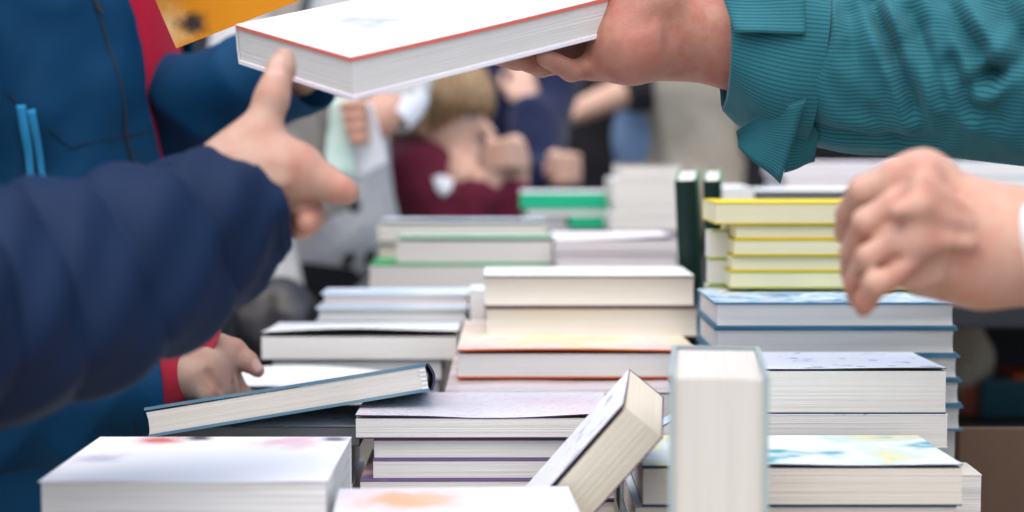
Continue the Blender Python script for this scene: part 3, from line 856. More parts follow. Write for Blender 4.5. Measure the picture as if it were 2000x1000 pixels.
# the book being handed over
best = None
for dl in np.arange(1.24, 1.42, 0.004):
    for dr in np.arange(1.22, 1.42, 0.004):
        A0 = P(690, 122, 1.22); uu = P(1197, 2, dr) - A0; vv = P(466, 57, dl) - A0
        e = abs(uu @ vv) / (np.linalg.norm(uu) * np.linalg.norm(vv)) + 4 * abs(np.linalg.norm(vv) - 0.150) + 2 * abs(np.linalg.norm(uu) - 0.225)
        if best is None or e < best[0]: best = (e, uu, vv)
u, v = best[1], best[2]
Lh, Wh = np.linalg.norm(u), np.linalg.norm(v)
ex = u / Lh; v = v - ex * (v @ ex); ey = v / np.linalg.norm(v); ez = np.cross(ex, ey)
HELD_O = P(690, 196, 1.22); HELD = (HELD_O, ex, ey, ez, Lh, Wh)
Th = R_(86, 1.22)
make_book('white book with red edged cover passed between two hands', Lh, Wh, Th, frame(HELD_O, ex, ey, ez), top=C_HELD, edge=C_RED, spine=C_WHITE, pages=IVORY, hard=False, ct=0.0030, group=None, bow=-0.001, lift=0.0005, over=0.0015, back=C_PINKW)
# orange book held up at the top left
a = P(348, 90, 1.42); b_ = P(600, -8, 1.42)
ex = b_ - a; ex /= np.linalg.norm(ex); Lo = 0.19
ez = np.cross(ex, np.array((0.05, 1, 0.25))); ez /= np.linalg.norm(ez); ey = np.cross(ez, ex)
C_OBK = cover_mat(((0.0, (0.72, 0.25, 0.012)), (0.5, (0.74, 0.27, 0.012)), (1, (0.78, 0.32, 0.02))), 10, seed=7.7, spots=((0.000, 0.020, 0.022, (0.85, 0.55, 0.25)), (0.020, 0.014, 0.013, (0.05, 0.035, 0.03))))
# cover faces the viewer: local y up, local z towards the viewer
make_book('orange covered book held up in front of the red sweater', Lo, 0.15, 0.014, frame(a, ex, np.cross(-ey, ex), -ey), top=C_OBK, edge=C_YEL, pages=IVORY, hard=False)

# ------------------------------------------------------------------ people
SKIN_A = skin_mat('skin', (0.42, 0.250, 0.180), (0.40, 0.14, 0.10), (0.50, 0.35, 0.28))
SKIN_B = skin_mat('skin_ruddy', (0.38, 0.180, 0.125), (0.34, 0.072, 0.055), (0.46, 0.27, 0.205))
SKIN_C = skin_mat('skin_fair', (0.50, 0.285, 0.205), (0.46, 0.150, 0.110), (0.58, 0.39, 0.31))
SKIN_K = skin_mat('skin_child', (0.56, 0.355, 0.265), (0.52, 0.20, 0.16), (0.64, 0.46, 0.37))

def hp(l):
    """[(px, py, d, r_px), ...] -> chain of (point, radius)"""
    return [(P(x, y, d), R_(r, d)) for x, y, d, r in l]

def figure(base, face, H, arms=(), lean=0.0, headturn=0.0, headdrop=0.0):
    """joint layout of a standing person. base: (x, y) of the feet, face: heading (0 looks along +Y)"""
    s = H / 1.75
    R = rotz(face)
    def w(x, y, z): return np.array((base[0], base[1], 0.0)) + R @ np.array((x * s, y * s + lean * max(0, z - 0.9) * s, z * s))
    J = dict(s=s, R=R, w=w, pelvis=w(0, 0, 0.95), chest=w(0, 0.0, 1.28), neck=w(0, 0.01, 1.46), head=w(0, 0.035 + headdrop * 0.3, 1.62 - headdrop))
    for sd, nm in ((-1, 'l'), (1, 'r')):
        J['sh' + nm] = w(sd * 0.185, 0, 1.41); J['hip' + nm] = w(sd * 0.095, 0, 0.92)
        J['kn' + nm] = w(sd * 0.10, 0.02, 0.50); J['an' + nm] = w(sd * 0.10, -0.01, 0.09)
        J['el' + nm] = w(sd * 0.24, -0.01, 1.12); J['wr' + nm] = w(sd * 0.25, 0.08, 0.88)
    J['HR'] = R @ rotz(headturn)
    for nm, e, wr in arms:
        J['el' + nm] = np.asarray(e); J['wr' + nm] = np.asarray(wr)
    return J
def skin_prims(J, hands=('l', 'r')):
    s = J.get('hs', J['s']); c = J['head']; HR = J['HR']
    f = HR[:, 1]; sd = HR[:, 0]; up = np.array((0, 0, 1.0))
    p = [ell(c + up * 0.03 * s, np.array((0.076, 0.096, 0.095)) * s, HR), ell(c - up * 0.045 * s + f * 0.022 * s, np.array((0.058, 0.066, 0.068)) * s, HR, 0.03),
         cap(J['neck'] - up * 0.04 * s, c - up * 0.04 * s - f * 0.025 * s, 0.056 * s * J.get('nr', 1), 0.050 * s * J.get('nr', 1), 0.03 if 'nr' not in J else 0.010),
         cap(c + f * 0.088 * s + up * 0.012 * s, c + f * 0.112 * s - up * 0.022 * s, 0.009 * s, 0.014 * s, 0.012),
         ell(c + f * 0.084 * s - up * 0.058 * s, np.array((0.024, 0.012, 0.010)) * s, HR, 0.008)]
    for a in (-1, 1):
        p += [ell(c + sd * a * 0.078 * s - f * 0.005 * s, np.array((0.010, 0.019, 0.031)) * s, HR, 0.008),
              ell(c + f * 0.096 * s + sd * a * 0.032 * s + up * 0.014 * s, np.array((0.018, 0.014, 0.011)) * s, HR, 0.010, -1)]
    s = J['s']
    p += [cap(J['chest'], J['neck'] - up * 0.03 * s, 0.11 * s, 0.06 * s, 0.05), cap(J['pelvis'], J['chest'], 0.115 * s, 0.12 * s, 0.05)]
    for q in 'lr':
        p += [cap(J['neck'] - up * 0.06 * s, J['sh' + q], 0.055 * s, 0.05 * s, 0.05), cap(J['sh' + q], J['el' + q], 0.047 * s, 0.039 * s, 0.02), cap(J['el' + q], J['wr' + q], 0.039 * s, 0.028 * s, 0.02),
              cap(J['hip' + q], J['kn' + q], 0.082 * s, 0.055 * s, 0.03), cap(J['kn' + q], J['an' + q], 0.053 * s, 0.037 * s, 0.03), cap(J['an' + q], J['an' + q] + J['R'] @ np.array((0, 0.13, -0.045)) * s, 0.036 * s, 0.03 * s, 0.03)]
        if q in hands:
            dv = J['wr' + q] - J['el' + q]; dv /= np.linalg.norm(dv)
            a = J['wr' + q]; sdv = np.cross(dv, up); sdv /= max(np.linalg.norm(sdv), 1e-6)
            nrm = np.cross(sdv, dv)
            p.append(ell(a + dv * 0.05 * s, np.array((0.036, 0.05, 0.018)) * s, np.stack([sdv, dv, nrm], 1), 0.015))
            for i in range(4):
                r0 = a + dv * 0.085 * s + sdv * (i - 1.5) * 0.019 * s
                L = (0.062, 0.074, 0.070, 0.055)[i] * s
                m = r0 + dv * L * 0.55 - nrm * 0.006 * s
                p += [cap(r0, m, 0.0095 * s, 0.009 * s, 0.005), cap(m, m + dv * L * 0.4 - nrm * 0.02 * s, 0.009 * s, 0.0075 * s, 0.005)]
            t0 = a + dv * 0.02 * s - sdv * 0.03 * s
            p += [cap(t0, t0 + dv * 0.04 * s - sdv * 0.025 * s, 0.015 * s, 0.011 * s, 0.01), cap(t0 + dv * 0.04 * s - sdv * 0.025 * s, t0 + dv * 0.07 * s - sdv * 0.03 * s, 0.011 * s, 0.008 * s, 0.006)]
    return p
def top_prims(J, fat=1.0, arms='lr', hem=0.86, sleeve=0.0, loose=0.0):
    s = J['s']; w = J['w']; R = J['R']
    p = [ell(w(0, 0, 1.30), np.array((0.19 * fat + loose, 0.125 * fat + loose, 0.20)) * s, R, 0.06), ell(w(0, 0, 1.08), np.array((0.17 * fat + loose, 0.125 * fat + loose, 0.22)) * s, R, 0.06),
         ell(w(0, 0, hem + 0.06), np.array((0.18 * fat + loose, 0.13 * fat + loose, 0.10)) * s, R, 0.06), cap(J['neck'] - np.array((0, 0, 0.05 * s)), J['neck'] + np.array((0, 0, 0.0)), 0.075 * s, 0.07 * s, 0.03)]
    for q in arms:
        e = J['wr' + q] if not sleeve else J['el' + q] + (J['wr' + q] - J['el' + q]) * sleeve
        p += [cap(J['neck'] - np.array((0, 0, 0.08 * s)), J['sh' + q], 0.07 * s, 0.072 * s, 0.05), cap(J['sh' + q], J['el' + q], 0.068 * s + loose * 0.5, 0.056 * s + loose * 0.5, 0.03), cap(J['el' + q], e, 0.056 * s + loose * 0.5, 0.045 * s + loose * 0.3, 0.03)]
    return p
def leg_prims(J):
    s = J['s']; R = J['R']
    p = [ell(J['pelvis'] - np.array((0, 0, 0.02)), np.array((0.165, 0.12, 0.13)) * s, R, 0.05)]
    for q in 'lr':
        p += [cap(J['hip' + q], J['kn' + q], 0.098 * s, 0.07 * s, 0.04), cap(J['kn' + q], J['an' + q] + np.array((0, 0, 0.0)), 0.07 * s, 0.062 * s, 0.04)]
    return p
def shoe_prims(J):
    s = J['s']; out = []
    for q in 'lr':
        a = J['an' + q] - np.array((0, 0, 0.045 * s)); f = J['R'][:, 1]
        out.append([cap(a - f * 0.04 * s, a + f * 0.15 * s, 0.044 * s, 0.038 * s, 0.02)])
    return out
def hair_prims(J, long=0.0, k=1.0):
    s = J.get('hs', J['s']); c = J['head']; HR = J['HR']; f = HR[:, 1]; up = np.array((0, 0, 1.0))
    p = [ell(c + up * 0.045 * s - f * 0.012 * s, np.array((0.087, 0.103, 0.094)) * s * k, HR), ell(c - f * 0.035 * s - up * (0.02 + long * 0.3) * s, np.array((0.083, 0.075, 0.08 + long)) * s * k, HR, 0.03)]
    p.append(ell(c + f * 0.115 * s - up * 0.035 * s, np.array((0.085, 0.085, 0.095)) * s, HR, 0.012, -1))
    return p
def put(name, prims, h, mat, parent, k=0.012, it=1, fold=None, attrs=None, cut=None):
    V, Q = solid(prims, h, k, it)
    if fold: V = folds(V, Q, *fold)
    if cut is not None:
        keep = cut(V)
        Q = Q[keep[Q].all(1)]
    return mesh_np(name, V, Q, mat, parent, attrs={n: f(V) for n, f in (attrs or {}).items()})
def join_body(parts, mat, parent, spots=(), nl=()):
    """parts: list of (V, Q) joined as one skin mesh"""
    Vs, Qs, o = [], [], 0
    for V, Q in parts:
        Vs.append(V); Qs.append(Q + o); o += len(V)
    V = np.concatenate(Vs)
    return mesh_np('body', V, np.concatenate(Qs), mat, parent, attrs={'redness': reds(V, spots), 'nail': nails(V, nl)})
def person(label, base, group=None):
    return tag(empty('person', (0, 0, 0)), label, 'person', group)

HAIRS = {}
def hair_mat(c):
    if c not in HAIRS:
        m, nt, b = new_mat('hair')
        v = mapping(nt, (260, 260, 14))
        n_ = noise(nt, v, 1, 4)
        nt.links.new(ramp(nt, n_, [(0.3, tuple(x * 0.35 for x in c)), (0.55, c), (0.8, tuple(min(1, x * 1.7) for x in c))]), b.inputs['Base Color'])
        b.inputs['Roughness'].default_value = 0.45
        bump(nt, b, n_, 0.8, 0.004)
        HAIRS[c] = m
    return HAIRS[c]
M_DENIM = cloth_mat('denim', (0.05, 0.07, 0.13))
M_BLACK = cloth_mat('black_cloth', (0.012, 0.012, 0.014), sheen=0.1)
M_SHOE = plain('shoe_leather', (0.05, 0.035, 0.025), 0.5)
def dress(pr, J, top, legs, hair, skin, h=0.010, fat=1.0, long=0.0, hands=('l', 'r'), extra=(), spots=(), nl=(), arms='lr', sleeve=0.0, seed=1, top_name='jacket', foldamp=0.006, loose=0.0, hem=0.86, headh=None):
    body = [solid(skin_prims(J, hands), h, 0.012, 1)] + list(extra)
    join_body(body, skin, pr, spots, nl)
    if top is not None: put(top_name, top_prims(J, fat, arms, hem, sleeve, loose), h, top, pr, 0.03, 2, (foldamp, 22, seed, (1, 1, 0.7)))
    put('trousers', leg_prims(J), h * 1.2, legs, pr, 0.03, 2, (0.005, 25, seed + 7))
    for q in shoe_prims(J): put('shoe', q, 0.008, M_SHOE, pr, 0.02)
    if hair: put('hair', hair_prims(J, long), 0.007, hair_mat(hair), pr, 0.01, 1, (0.003, 120, seed + 3, (1, 1, 0.15), False))

def crease_fn(path_px, R0, lst):
    """lst: (x0,y0,x1,y1,amp,width) creases drawn in photo pixels on the camera side of a sleeve whose axis is path_px [(x,y,d,r)]"""
    pts = np.array([P(x, y, d) for x, y, d, r in path_px])
    px = np.array([p[0] for p in path_px], float); py = np.array([p[1] for p in path_px], float); pr = np.array([p[3] for p in path_px], float)
    Ls = np.concatenate([[0], np.cumsum(np.linalg.norm(np.diff(pts, axis=0), axis=1))])
    o = np.argsort(px)
    def conv(x, y):
        L = np.interp(x, px[o], Ls[o]); cy = np.interp(x, px[o], py[o]); r = np.interp(x, px[o], pr[o])
        return L, math.pi - math.asin(max(-0.98, min(0.98, (cy - y) / r)))
    segs = []
    for x0, y0, x1, y1, amp, w in lst:
        a, b = conv(x0, y0), conv(x1, y1)
        segs.append((a[0], a[1] * R0, b[0], b[1] * R0, amp, w))
    def f(ang, L):
        out = np.zeros_like(ang); Y = ang * R0
        for a0, b0, a1, b1, amp, w in segs:
            dx, dy = a1 - a0, b1 - b0; q = max(dx * dx + dy * dy, 1e-9)
            t = np.clip(((L - a0) * dx + (Y - b0) * dy) / q, 0, 1)
            ds = np.sqrt((L - a0 - t * dx) ** 2 + (Y - b0 - t * dy) ** 2)
            out += amp * (np.exp(-(ds / w) ** 2) - 0.55 * np.exp(-((ds - 1.7 * w) / (1.1 * w)) ** 2)) * (0.35 + 0.65 * np.sin(math.pi * np.clip(t, 0.05, 0.95)))
        return out
    return f

# ---- navy sleeved person reaching in from the left
pn = person('person in navy quilted jacket reaching for the handed over book from left', None)
wr = P(452, 372, 1.135); el = P(-190, 640, 1.00)
J = figure((-0.74, 0.70), math.radians(-75), 1.76, [('r', el, wr), ('l', (-0.52, 1.18, 1.27), P(370, -190, 1.435))])
thumb = [(486, 316, 1.135, 52), (508, 258, 1.135, 38), (531, 192, 1.14, 33), (537, 170, 1.143, 28), (549, 135, 1.15, 27), (556, 115, 1.152, 21)]
index = [(545, 330, 1.13, 56), (590, 338, 1.13, 46), (632, 356, 1.128, 34), (664, 370, 1.126, 28), (678, 376, 1.126, 23)]
mid = [(548, 372, 1.145, 50), (592, 398, 1.15, 34), (606, 424, 1.14, 28), (600, 436, 1.125, 24)]
ring = [(535, 390, 1.16, 46), (575, 415, 1.168, 32), (590, 438, 1.155, 26), (585, 446, 1.14, 22)]
pink = [(520, 400, 1.175, 42), (560, 420, 1.185, 28), (572, 438, 1.175, 22)]
hd = []
for c in (thumb, index, mid, ring, pink): hd += chain(hp(c), 0.0045)
hd += [cap(P(380, 400, 1.12), P(470, 352, 1.135), R_(88, 1.12), R_(78, 1.135), 0.02), cap(P(470, 350, 1.135), P(540, 355, 1.145), R_(76, 1.135), R_(60, 1.145), 0.02),
       cap(P(500, 300, 1.135), P(556, 330, 1.13), R_(40, 1.13), R_(42, 1.13), 0.02),
       cap(P(640, 333, 1.105), P(628, 352, 1.096), 0.0012, 0.0012, 0.003, -1), cap(P(566, 402, 1.105), P(612, 402, 1.115), 0.0025, 0.0025, 0.006, -1),
       cap(P(510, 215, 1.12), P(548, 205, 1.12), 0.0010, 0.0010, 0.003, -1)]
hd += [cap(P(470, 322, 1.112), P(556, 322, 1.113), 0.0015, 0.003, 0.012), cap(P(475, 356, 1.108), P(552, 358, 1.110), 0.0015, 0.003, 0.012)]
for x0, y0, x1, y1 in ((508, 238, 552, 226), (512, 226, 554, 216), (622, 332, 612, 384), (634, 338, 624, 388), (560, 372, 590, 392)):
    hd.append(cap(P(x0, y0, 1.108), P(x1, y1, 1.108), 0.0016, 0.0016, 0.003, -1))
handN = solid(hd, 0.0015, 0.010, 1)
tN = P(553, 128, 1.15)
dress(pn, J, None, M_DENIM, (0.10, 0.06, 0.03), SKIN_A, hands=('l',), extra=[handN],
      spots=[(P(668, 374, 1.11), 0.014, 0.6), (P(606, 428, 1.12), 0.014, 0.7), (P(540, 160, 1.13), 0.012, 0.35), (P(590, 340, 1.11), 0.014, 0.3), (P(560, 290, 1.12), 0.016, 0.3)],
      nl=[(P(540, 126, 1.140), (-0.85, -0.5, 0.1), P(556, 110, 1.15) - P(538, 170, 1.14), 0.0075, 0.005)])
M_NAVY = cloth_mat('navy_quilted_nylon', (0.006, 0.019, 0.056), (0.004, 0.013, 0.040), rough=0.7, sheen=0.0, nscale=12, bumps=0.15)
ja = put('jacket', top_prims(J, 1.08, 'l', loose=0.02) + [cap(J['shr'], P(-260, 610, 0.97), 0.085, 0.078, 0.04)], 0.010, M_NAVY, pn, 0.03, 2, (0.008, 20, 5))
NP = [(-260, 630, 0.965, 262), (-60, 610, 1.02, 228), (110, 575, 1.06, 206), (280, 505, 1.095, 176), (420, 433, 1.125, 140), (515, 392, 1.142, 112)]
cn = crease_fn(NP, 0.06, [(262, 350, 345, 400, -0.008, 0.007), (345, 400, 410, 520, -0.006, 0.008), (225, 395, 270, 560, -0.007, 0.008), (120, 400, 190, 560, -0.008, 0.009), (30, 420, 95, 640, -0.008, 0.010), (455, 330, 470, 560, -0.007, 0.005),
    (340, 330, 420, 400, -0.006, 0.006), (170, 620, 300, 690, -0.007, 0.009), (20, 680, 160, 740, -0.008, 0.010), (380, 560, 430, 640, -0.005, 0.007), (300, 440, 330, 620, -0.005, 0.007), (190, 380, 215, 450, -0.006, 0.007), (60, 390, 120, 470, -0.006, 0.008), (500, 300, 530, 420, -0.003, 0.004)])
def dn(u, ang, L):
    q = L * 112 + 0.55 * np.sin(ang + 1.0)
    r = cn(ang, L) + 0.0068 * np.abs(np.sin(q * 0.5)) ** 0.6 * min(1, (1 - u) * 7) + 0.003 * np.sin(ang * 3 + L * 25) + 0.0016 * np.sin(ang * 7 - L * 90 + 2)
    if u > 0.955: r = r + 0.0015
    return r
tube('sleeve', [P(x, y, d) for x, y, d, r in NP], [R_(r, d) for x, y, d, r in NP], M_NAVY, ja, 170, 110, dn, hem=0.006, hem_len=0.03)

# ---- teal shirted seller holding out the book
pt = person('person in checked teal shirt with rolled cuff handing over the white book', None)
wr = P(1385, 78, 1.41); el = P(2120, 120, 1.33)
J = figure((0.93, 1.42), math.radians(100), 1.74, [('l', el, wr)])
fo, fex, fey, fez, fL, fW = HELD
def hb(a, b, c): return fo + fex * a + fey * b + fez * c       # point in the handed book's frame
hd = []
# four fingers reach under the book, thumb lies on top
for i in range(4):
    y = 0.012 + 0.026 * i
    ln = (0.050, 0.062, 0.066, 0.058)[i]
    r = (0.0088, 0.0100, 0.0105, 0.0102)[i]
    dz = (0.004, 0.002, 0.0, -0.003)[i]
    k0 = hb(fL + 0.022, y + 0.006, -0.014 - dz); k1 = hb(fL - 0.010, y + 0.003, -0.024 - dz); k2 = hb(fL - ln * 0.70, y, -0.021 - dz); k3 = hb(fL - ln - 0.014, y - 0.002, -r + 0.0005)
    hd += chain([(k0, r * 1.30), (k1, r * 1.10), (k2, r), (k3, r * 0.85)], 0.003)
hd += chain([(P(1275, 10, 1.375), 0.024), (hb(fL + 0.004, 0.085, 0.042), 0.0165), (hb(fL - 0.030, 0.088, 0.0390), 0.0115), (hb(fL - 0.058, 0.084, 0.0365), 0.0095)], 0.010)
hd += [cap(P(1238, 92, 1.375), P(1222, 52, 1.44), R_(62, 1.37), R_(66, 1.44), 0.02), cap(P(1300, 82, 1.39), P(1232, 88, 1.385), R_(64, 1.39), R_(70, 1.39), 0.02), cap(P(1300, 68, 1.42), P(1225, 50, 1.43), R_(70, 1.42), R_(70, 1.43), 0.02),
       cap(P(1312, 70, 1.405), P(1450, 86, 1.405), R_(74, 1.40), R_(96, 1.40), 0.02),
       cap(P(1193, 62, 1.338), P(1302, 24, 1.345), 0.006, 0.004, 0.010, -1), cap(P(1190, 90, 1.345), P(1188, 162, 1.36), 0.005, 0.004, 0.008, -1),
       cap(P(1311, 42, 1.352), P(1313, 138, 1.356), 0.003, 0.003, 0.008, -1)]
handT = solid(hd, 0.0019, 0.010, 2)
dress(pt, J, None, M_DENIM, (0.30, 0.28, 0.26), SKIN_B, hands=('r',), extra=[handT],
      spots=[(P(1255, 95, 1.36), 0.020, 0.75), (P(1300, 45, 1.37), 0.012, 0.5), (P(1225, 135, 1.36), 0.016, 0.4), (P(1140, 105, 1.36), 0.012, 0.5), (P(1410, 150, 1.38), 0.02, 0.4), (P(1240, 10, 1.36), 0.02, 0.25)])
M_TEAL, nt, b = new_mat('teal_checked_cotton')
tc = nd(nt, 'ShaderNodeTexCoord')
sep = nd(nt, 'ShaderNodeSeparateXYZ'); nt.links.new(tc.outputs['UV'], sep.inputs[0])
def stripe(sock, freq, width):
    m1 = nd(nt, 'ShaderNodeMath', operation='MULTIPLY'); m1.inputs[1].default_value = freq; nt.links.new(sock, m1.inputs[0])
    m2 = nd(nt, 'ShaderNodeMath', operation='FRACT'); nt.links.new(m1.outputs[0], m2.inputs[0])
    m3 = nd(nt, 'ShaderNodeMath', operation='LESS_THAN'); m3.inputs[1].default_value = width; nt.links.new(m2.outputs[0], m3.inputs[0])
    return m3.outputs[0]
s1 = stripe(sep.outputs[1], 318, 0.36); s2 = stripe(sep.outputs[0], 400, 0.25)
c0 = ramp(nt, noise(nt, mapping(nt), 30, 3), [(0.3, (0.016, 0.120, 0.145)), (0.7, (0.024, 0.150, 0.176))])
c1 = mixc(nt, s1, c0, (0.007, 0.070, 0.090))
m4 = nd(nt, 'ShaderNodeMath', operation='MULTIPLY'); m4.inputs[1].default_value = 0.22; nt.links.new(s2, m4.inputs[0])
c2 = mixc(nt, m4.outputs[0], c1, (0.015, 0.06, 0.08))
nt.links.new(c2, b.inputs['Base Color']); b.inputs['Roughness'].default_value = 0.8; b.inputs['Specular IOR Level'].default_value = 0.2; b.inputs['Sheen Weight'].default_value = 0.08
bump(nt, b, noise(nt, mapping(nt), 500, 2), 0.25, 0.0006)
sh = put('shirt', top_prims(J, 1.05, 'r', sleeve=0.4) + [cap(J['shl'], P(2200, 130, 1.33), 0.085, 0.080, 0.04)], 0.010, M_TEAL, pt, 0.03, 2, (0.006, 22, 9))
TP = [(2330, 165, 1.30, 205), (2140, 130, 1.33, 200), (1960, 112, 1.36, 188), (1780, 108, 1.385, 186), (1640, 112, 1.40, 184), (1560, 104, 1.405, 160)]
ct_ = crease_fn(TP, 0.075, [(1716, 10, 1800, 212, -0.010, 0.006), (1735, 20, 1770, 75, 0.008, 0.007), (1795, 30, 1862, 190, -0.007, 0.006), (1832, 90, 1846, 232, 0.007, 0.008), (1850, 0, 1965, 150, -0.010, 0.007), (1880, 20, 1960, 105, 0.007, 0.008),
    (1930, 172, 2010, 138, -0.012, 0.007), (1900, 200, 1990, 230, -0.006, 0.008), (1760, 150, 1800, 240, 0.005, 0.007), (1605, 20, 1650, 80, 0.005, 0.009), (1660, 40, 1690, 160, -0.005, 0.009), (1610, 150, 1700, 230, -0.003, 0.010),
    (1590, 238, 1850, 268, -0.006, 0.008), (1970, 10, 2060, 160, -0.010, 0.009), (1690, 195, 1760, 260, -0.004, 0.008), (2010, 30, 1990, 130, 0.006, 0.009), (1880, 130, 1925, 215, -0.008, 0.006)])
def dt(u, ang, L):
    sag = 0.010 * np.clip(-np.sin(ang) - 0.35, 0, 1) * math.sin(min(1, u * 1.1) * math.pi)
    return ct_(ang, L) + 0.003 * np.sin(ang * 3 + L * 14) + 0.0012 * np.sin(ang * 8 + L * 60) + sag
tube('sleeve', [P(x, y, d) for x, y, d, r in TP], [R_(r, d) for x, y, d, r in TP], M_TEAL, sh, 190, 140, dt, hem=0.004, hem_len=0.02)
def dc(u, ang, L):
    d = 0.0045 * np.sin(ang * 2 + 0.4) + 0.003 * np.sin(ang * 5 + u * 3)
    # pressed ridge on the upper front and a step where the roll overlaps
    st = np.exp(-((np.mod(ang + 0.10 - 2.60, 2 * np.pi) - 0.0) / 0.5) ** 2)
    return d + 0.005 * st * u
def dcut(u, ang):
    return np.where(u > 0.5, 0.013 * np.sin(ang) * (u - 0.5) * 2, 0.0)
cu = tube('rolled_cuff', [P(1582, 100, 1.405), P(1530, 94, 1.405), P(1470, 82, 1.405), P(1412, 70, 1.405)],
     [R_(184, 1.405), R_(182, 1.405), R_(166, 1.405), R_(140, 1.405)], M_TEAL, sh, 40, 110, dc, hem=0.005, hem_len=0.03, cut=dcut)
# hanging corner of the unbuttoned cuff
def flap(name, corners, mat, parent, nx=10, ny=10, bulge=0.006, th=0.0012, uvs=0.1):
    A, B, C_, D = [np.asarray(c) for c in corners]
    V = []; UV = []
    nrm = np.cross(B - A, D - A); nrm /= np.linalg.norm(nrm)
    for s in (0, 1):
        for i in range(nx + 1):
            for j in range(ny + 1):
                u, v = i / nx, j / ny
                p = (A * (1 - u) + B * u) * (1 - v) + (D * (1 - u) + C_ * u) * v
                V.append(p + nrm * (bulge * math.sin(math.pi * u) * math.sin(math.pi * (0.2 + 0.7 * v)) + 0.35 * bulge * math.sin(5 * u + 3 * v) + s * th))
                UV.append((u * np.linalg.norm(B - A), v * max(np.linalg.norm(D - A), np.linalg.norm(C_ - B))))
    def ix(s, i, j): return s * (nx + 1) * (ny + 1) + i * (ny + 1) + j
    Q = []
    for i in range(nx):
        for j in range(ny):
            Q += [(ix(1, i, j), ix(1, i + 1, j), ix(1, i + 1, j + 1), ix(1, i, j + 1)), (ix(0, i, j), ix(0, i, j + 1), ix(0, i + 1, j + 1), ix(0, i + 1, j))]
    for i in range(nx):
        Q += [(ix(0, i, 0), ix(0, i + 1, 0), ix(1, i + 1, 0), ix(1, i, 0)), (ix(0, i + 1, ny), ix(0, i, ny), ix(1, i, ny), ix(1, i + 1, ny))]
    for j in range(ny):
        Q += [(ix(0, 0, j + 1), ix(0, 0, j), ix(1, 0, j), ix(1, 0, j + 1)), (ix(0, nx, j), ix(0, nx, j + 1), ix(1, nx, j + 1), ix(1, nx, j))]
    return mesh_np(name, V, Q, mat, parent, True, uv=UV)
flap('cuff_corner', [P(1438, 258, 1.358), P(1574, 190, 1.328), P(1524, 364, 1.360), P(1442, 288, 1.368)], M_TEAL, sh, bulge=0.008)
flap('cuff_corner', [P(1560, 205, 1.345), P(1598, 258, 1.360), P(1592, 318, 1.385), P(1532, 338, 1.378)], M_TEAL, sh, bulge=0.005)
flap('cuff_fold', [P(1404, -30, 1.345), P(1570, -30, 1.336), P(1573, 64, 1.322), P(1436, 62, 1.328)], M_TEAL, sh, bulge=0.004)

# ---- second seller whose hand closes over the stack
pf = person('person with white cuff whose curled hand reaches over the blue stack', None)
wr = P(2010, 482, 1.05); el = np.array((0.51, 0.87, 1.025))
J = figure((0.80, 0.70), math.radians(72), 1.72, [('l', el, wr)])
D0 = 1.05
fingers = [[(1805, 338, 1.056, 36), (1745, 352, 1.052, 34), (1686, 372, 1.058, 30), (1656, 418, 1.080, 24), (1648, 458, 1.098, 19)],
           [(1795, 398, 1.040, 36), (1745, 408, 1.032, 34), (1694, 434, 1.036, 30), (1664, 492, 1.058, 24), (1660, 535, 1.078, 19)],
           [(1790, 462, 1.034, 36), (1745, 474, 1.024, 33), (1698, 500, 1.026, 29), (1670, 552, 1.046, 23), (1672, 584, 1.062, 18)],
           [(1788, 526, 1.034, 33), (1750, 534, 1.022, 31), (1712, 552, 1.020, 27), (1692, 586, 1.030, 22), (1686, 602, 1.038, 17)]]
hd = []
for c in fingers: hd += chain(hp(c), 0.0022)
hd += [cap(P(1800, 352, 1.052), P(1985, 455, 1.055), R_(46, 1.05), R_(72, 1.05), 0.02), cap(P(1795, 430, 1.050), P(1985, 480, 1.055), R_(58, 1.05), R_(82, 1.05), 0.02),
       cap(P(1792, 508, 1.050), P(1985, 505, 1.055), R_(56, 1.05), R_(78, 1.05), 0.02), cap(P(1985, 480, 1.055), P(2120, 488, 1.03), R_(92, 1.05), R_(98, 1.03), 0.02),
       cap(P(1905, 545, 1.06), P(1800, 545, 1.075), R_(52, 1.05), R_(36, 1.05), 0.02), ell(P(1803, 338, 1.035), (R_(28, 1.05),) * 3, None, 0.012),
       cap(P(1790, 400, 1.012), P(1752, 412, 1.008), 0.006, 0.005, 0.01)]
for a in ((1788, 408), (1782, 470), (1776, 528)):
    hd.append(ell(P(a[0], a[1], 1.022), (R_(24, 1.05),) * 3, None, 0.014))
for a, c in (((1880, 400), (1800, 352)), ((1890, 436), (1795, 412)), ((1890, 478), (1790, 472))):      # tendons
    hd.append(cap(P(a[0], a[1], 1.022), P(c[0], c[1], 1.016), 0.001, 0.0035, 0.016))
for a, c in (((1758, 378), (1668, 412)), ((1752, 440), (1672, 480)), ((1752, 505), (1680, 545))):      # gaps between fingers
    hd.append(cap(P(a[0], a[1], 1.014), P(c[0], c[1], 1.030), 0.0016, 0.0024, 0.004, -1))
for x, y in ((1690, 366), (1698, 430), (1702, 496), (1714, 548)):                                        # creases over the middle joints
    for q in (-5, 3, 11):
        hd.append(cap(P(x + q - 14, y - 20 + q * 0.3, 1.010), P(x + q + 6, y + 16 + q * 0.3, 1.010), 0.0006, 0.0006, 0.0018, -1))
hd += [cap(P(1948, 400, 1.005), P(1962, 470, 1.000), 0.0016, 0.0016, 0.008, -1), cap(P(1860, 528, 1.018), P(1780, 548, 1.020), 0.004, 0.004, 0.014, -1)]
handF = solid(hd, 0.0014, 0.009, 1)
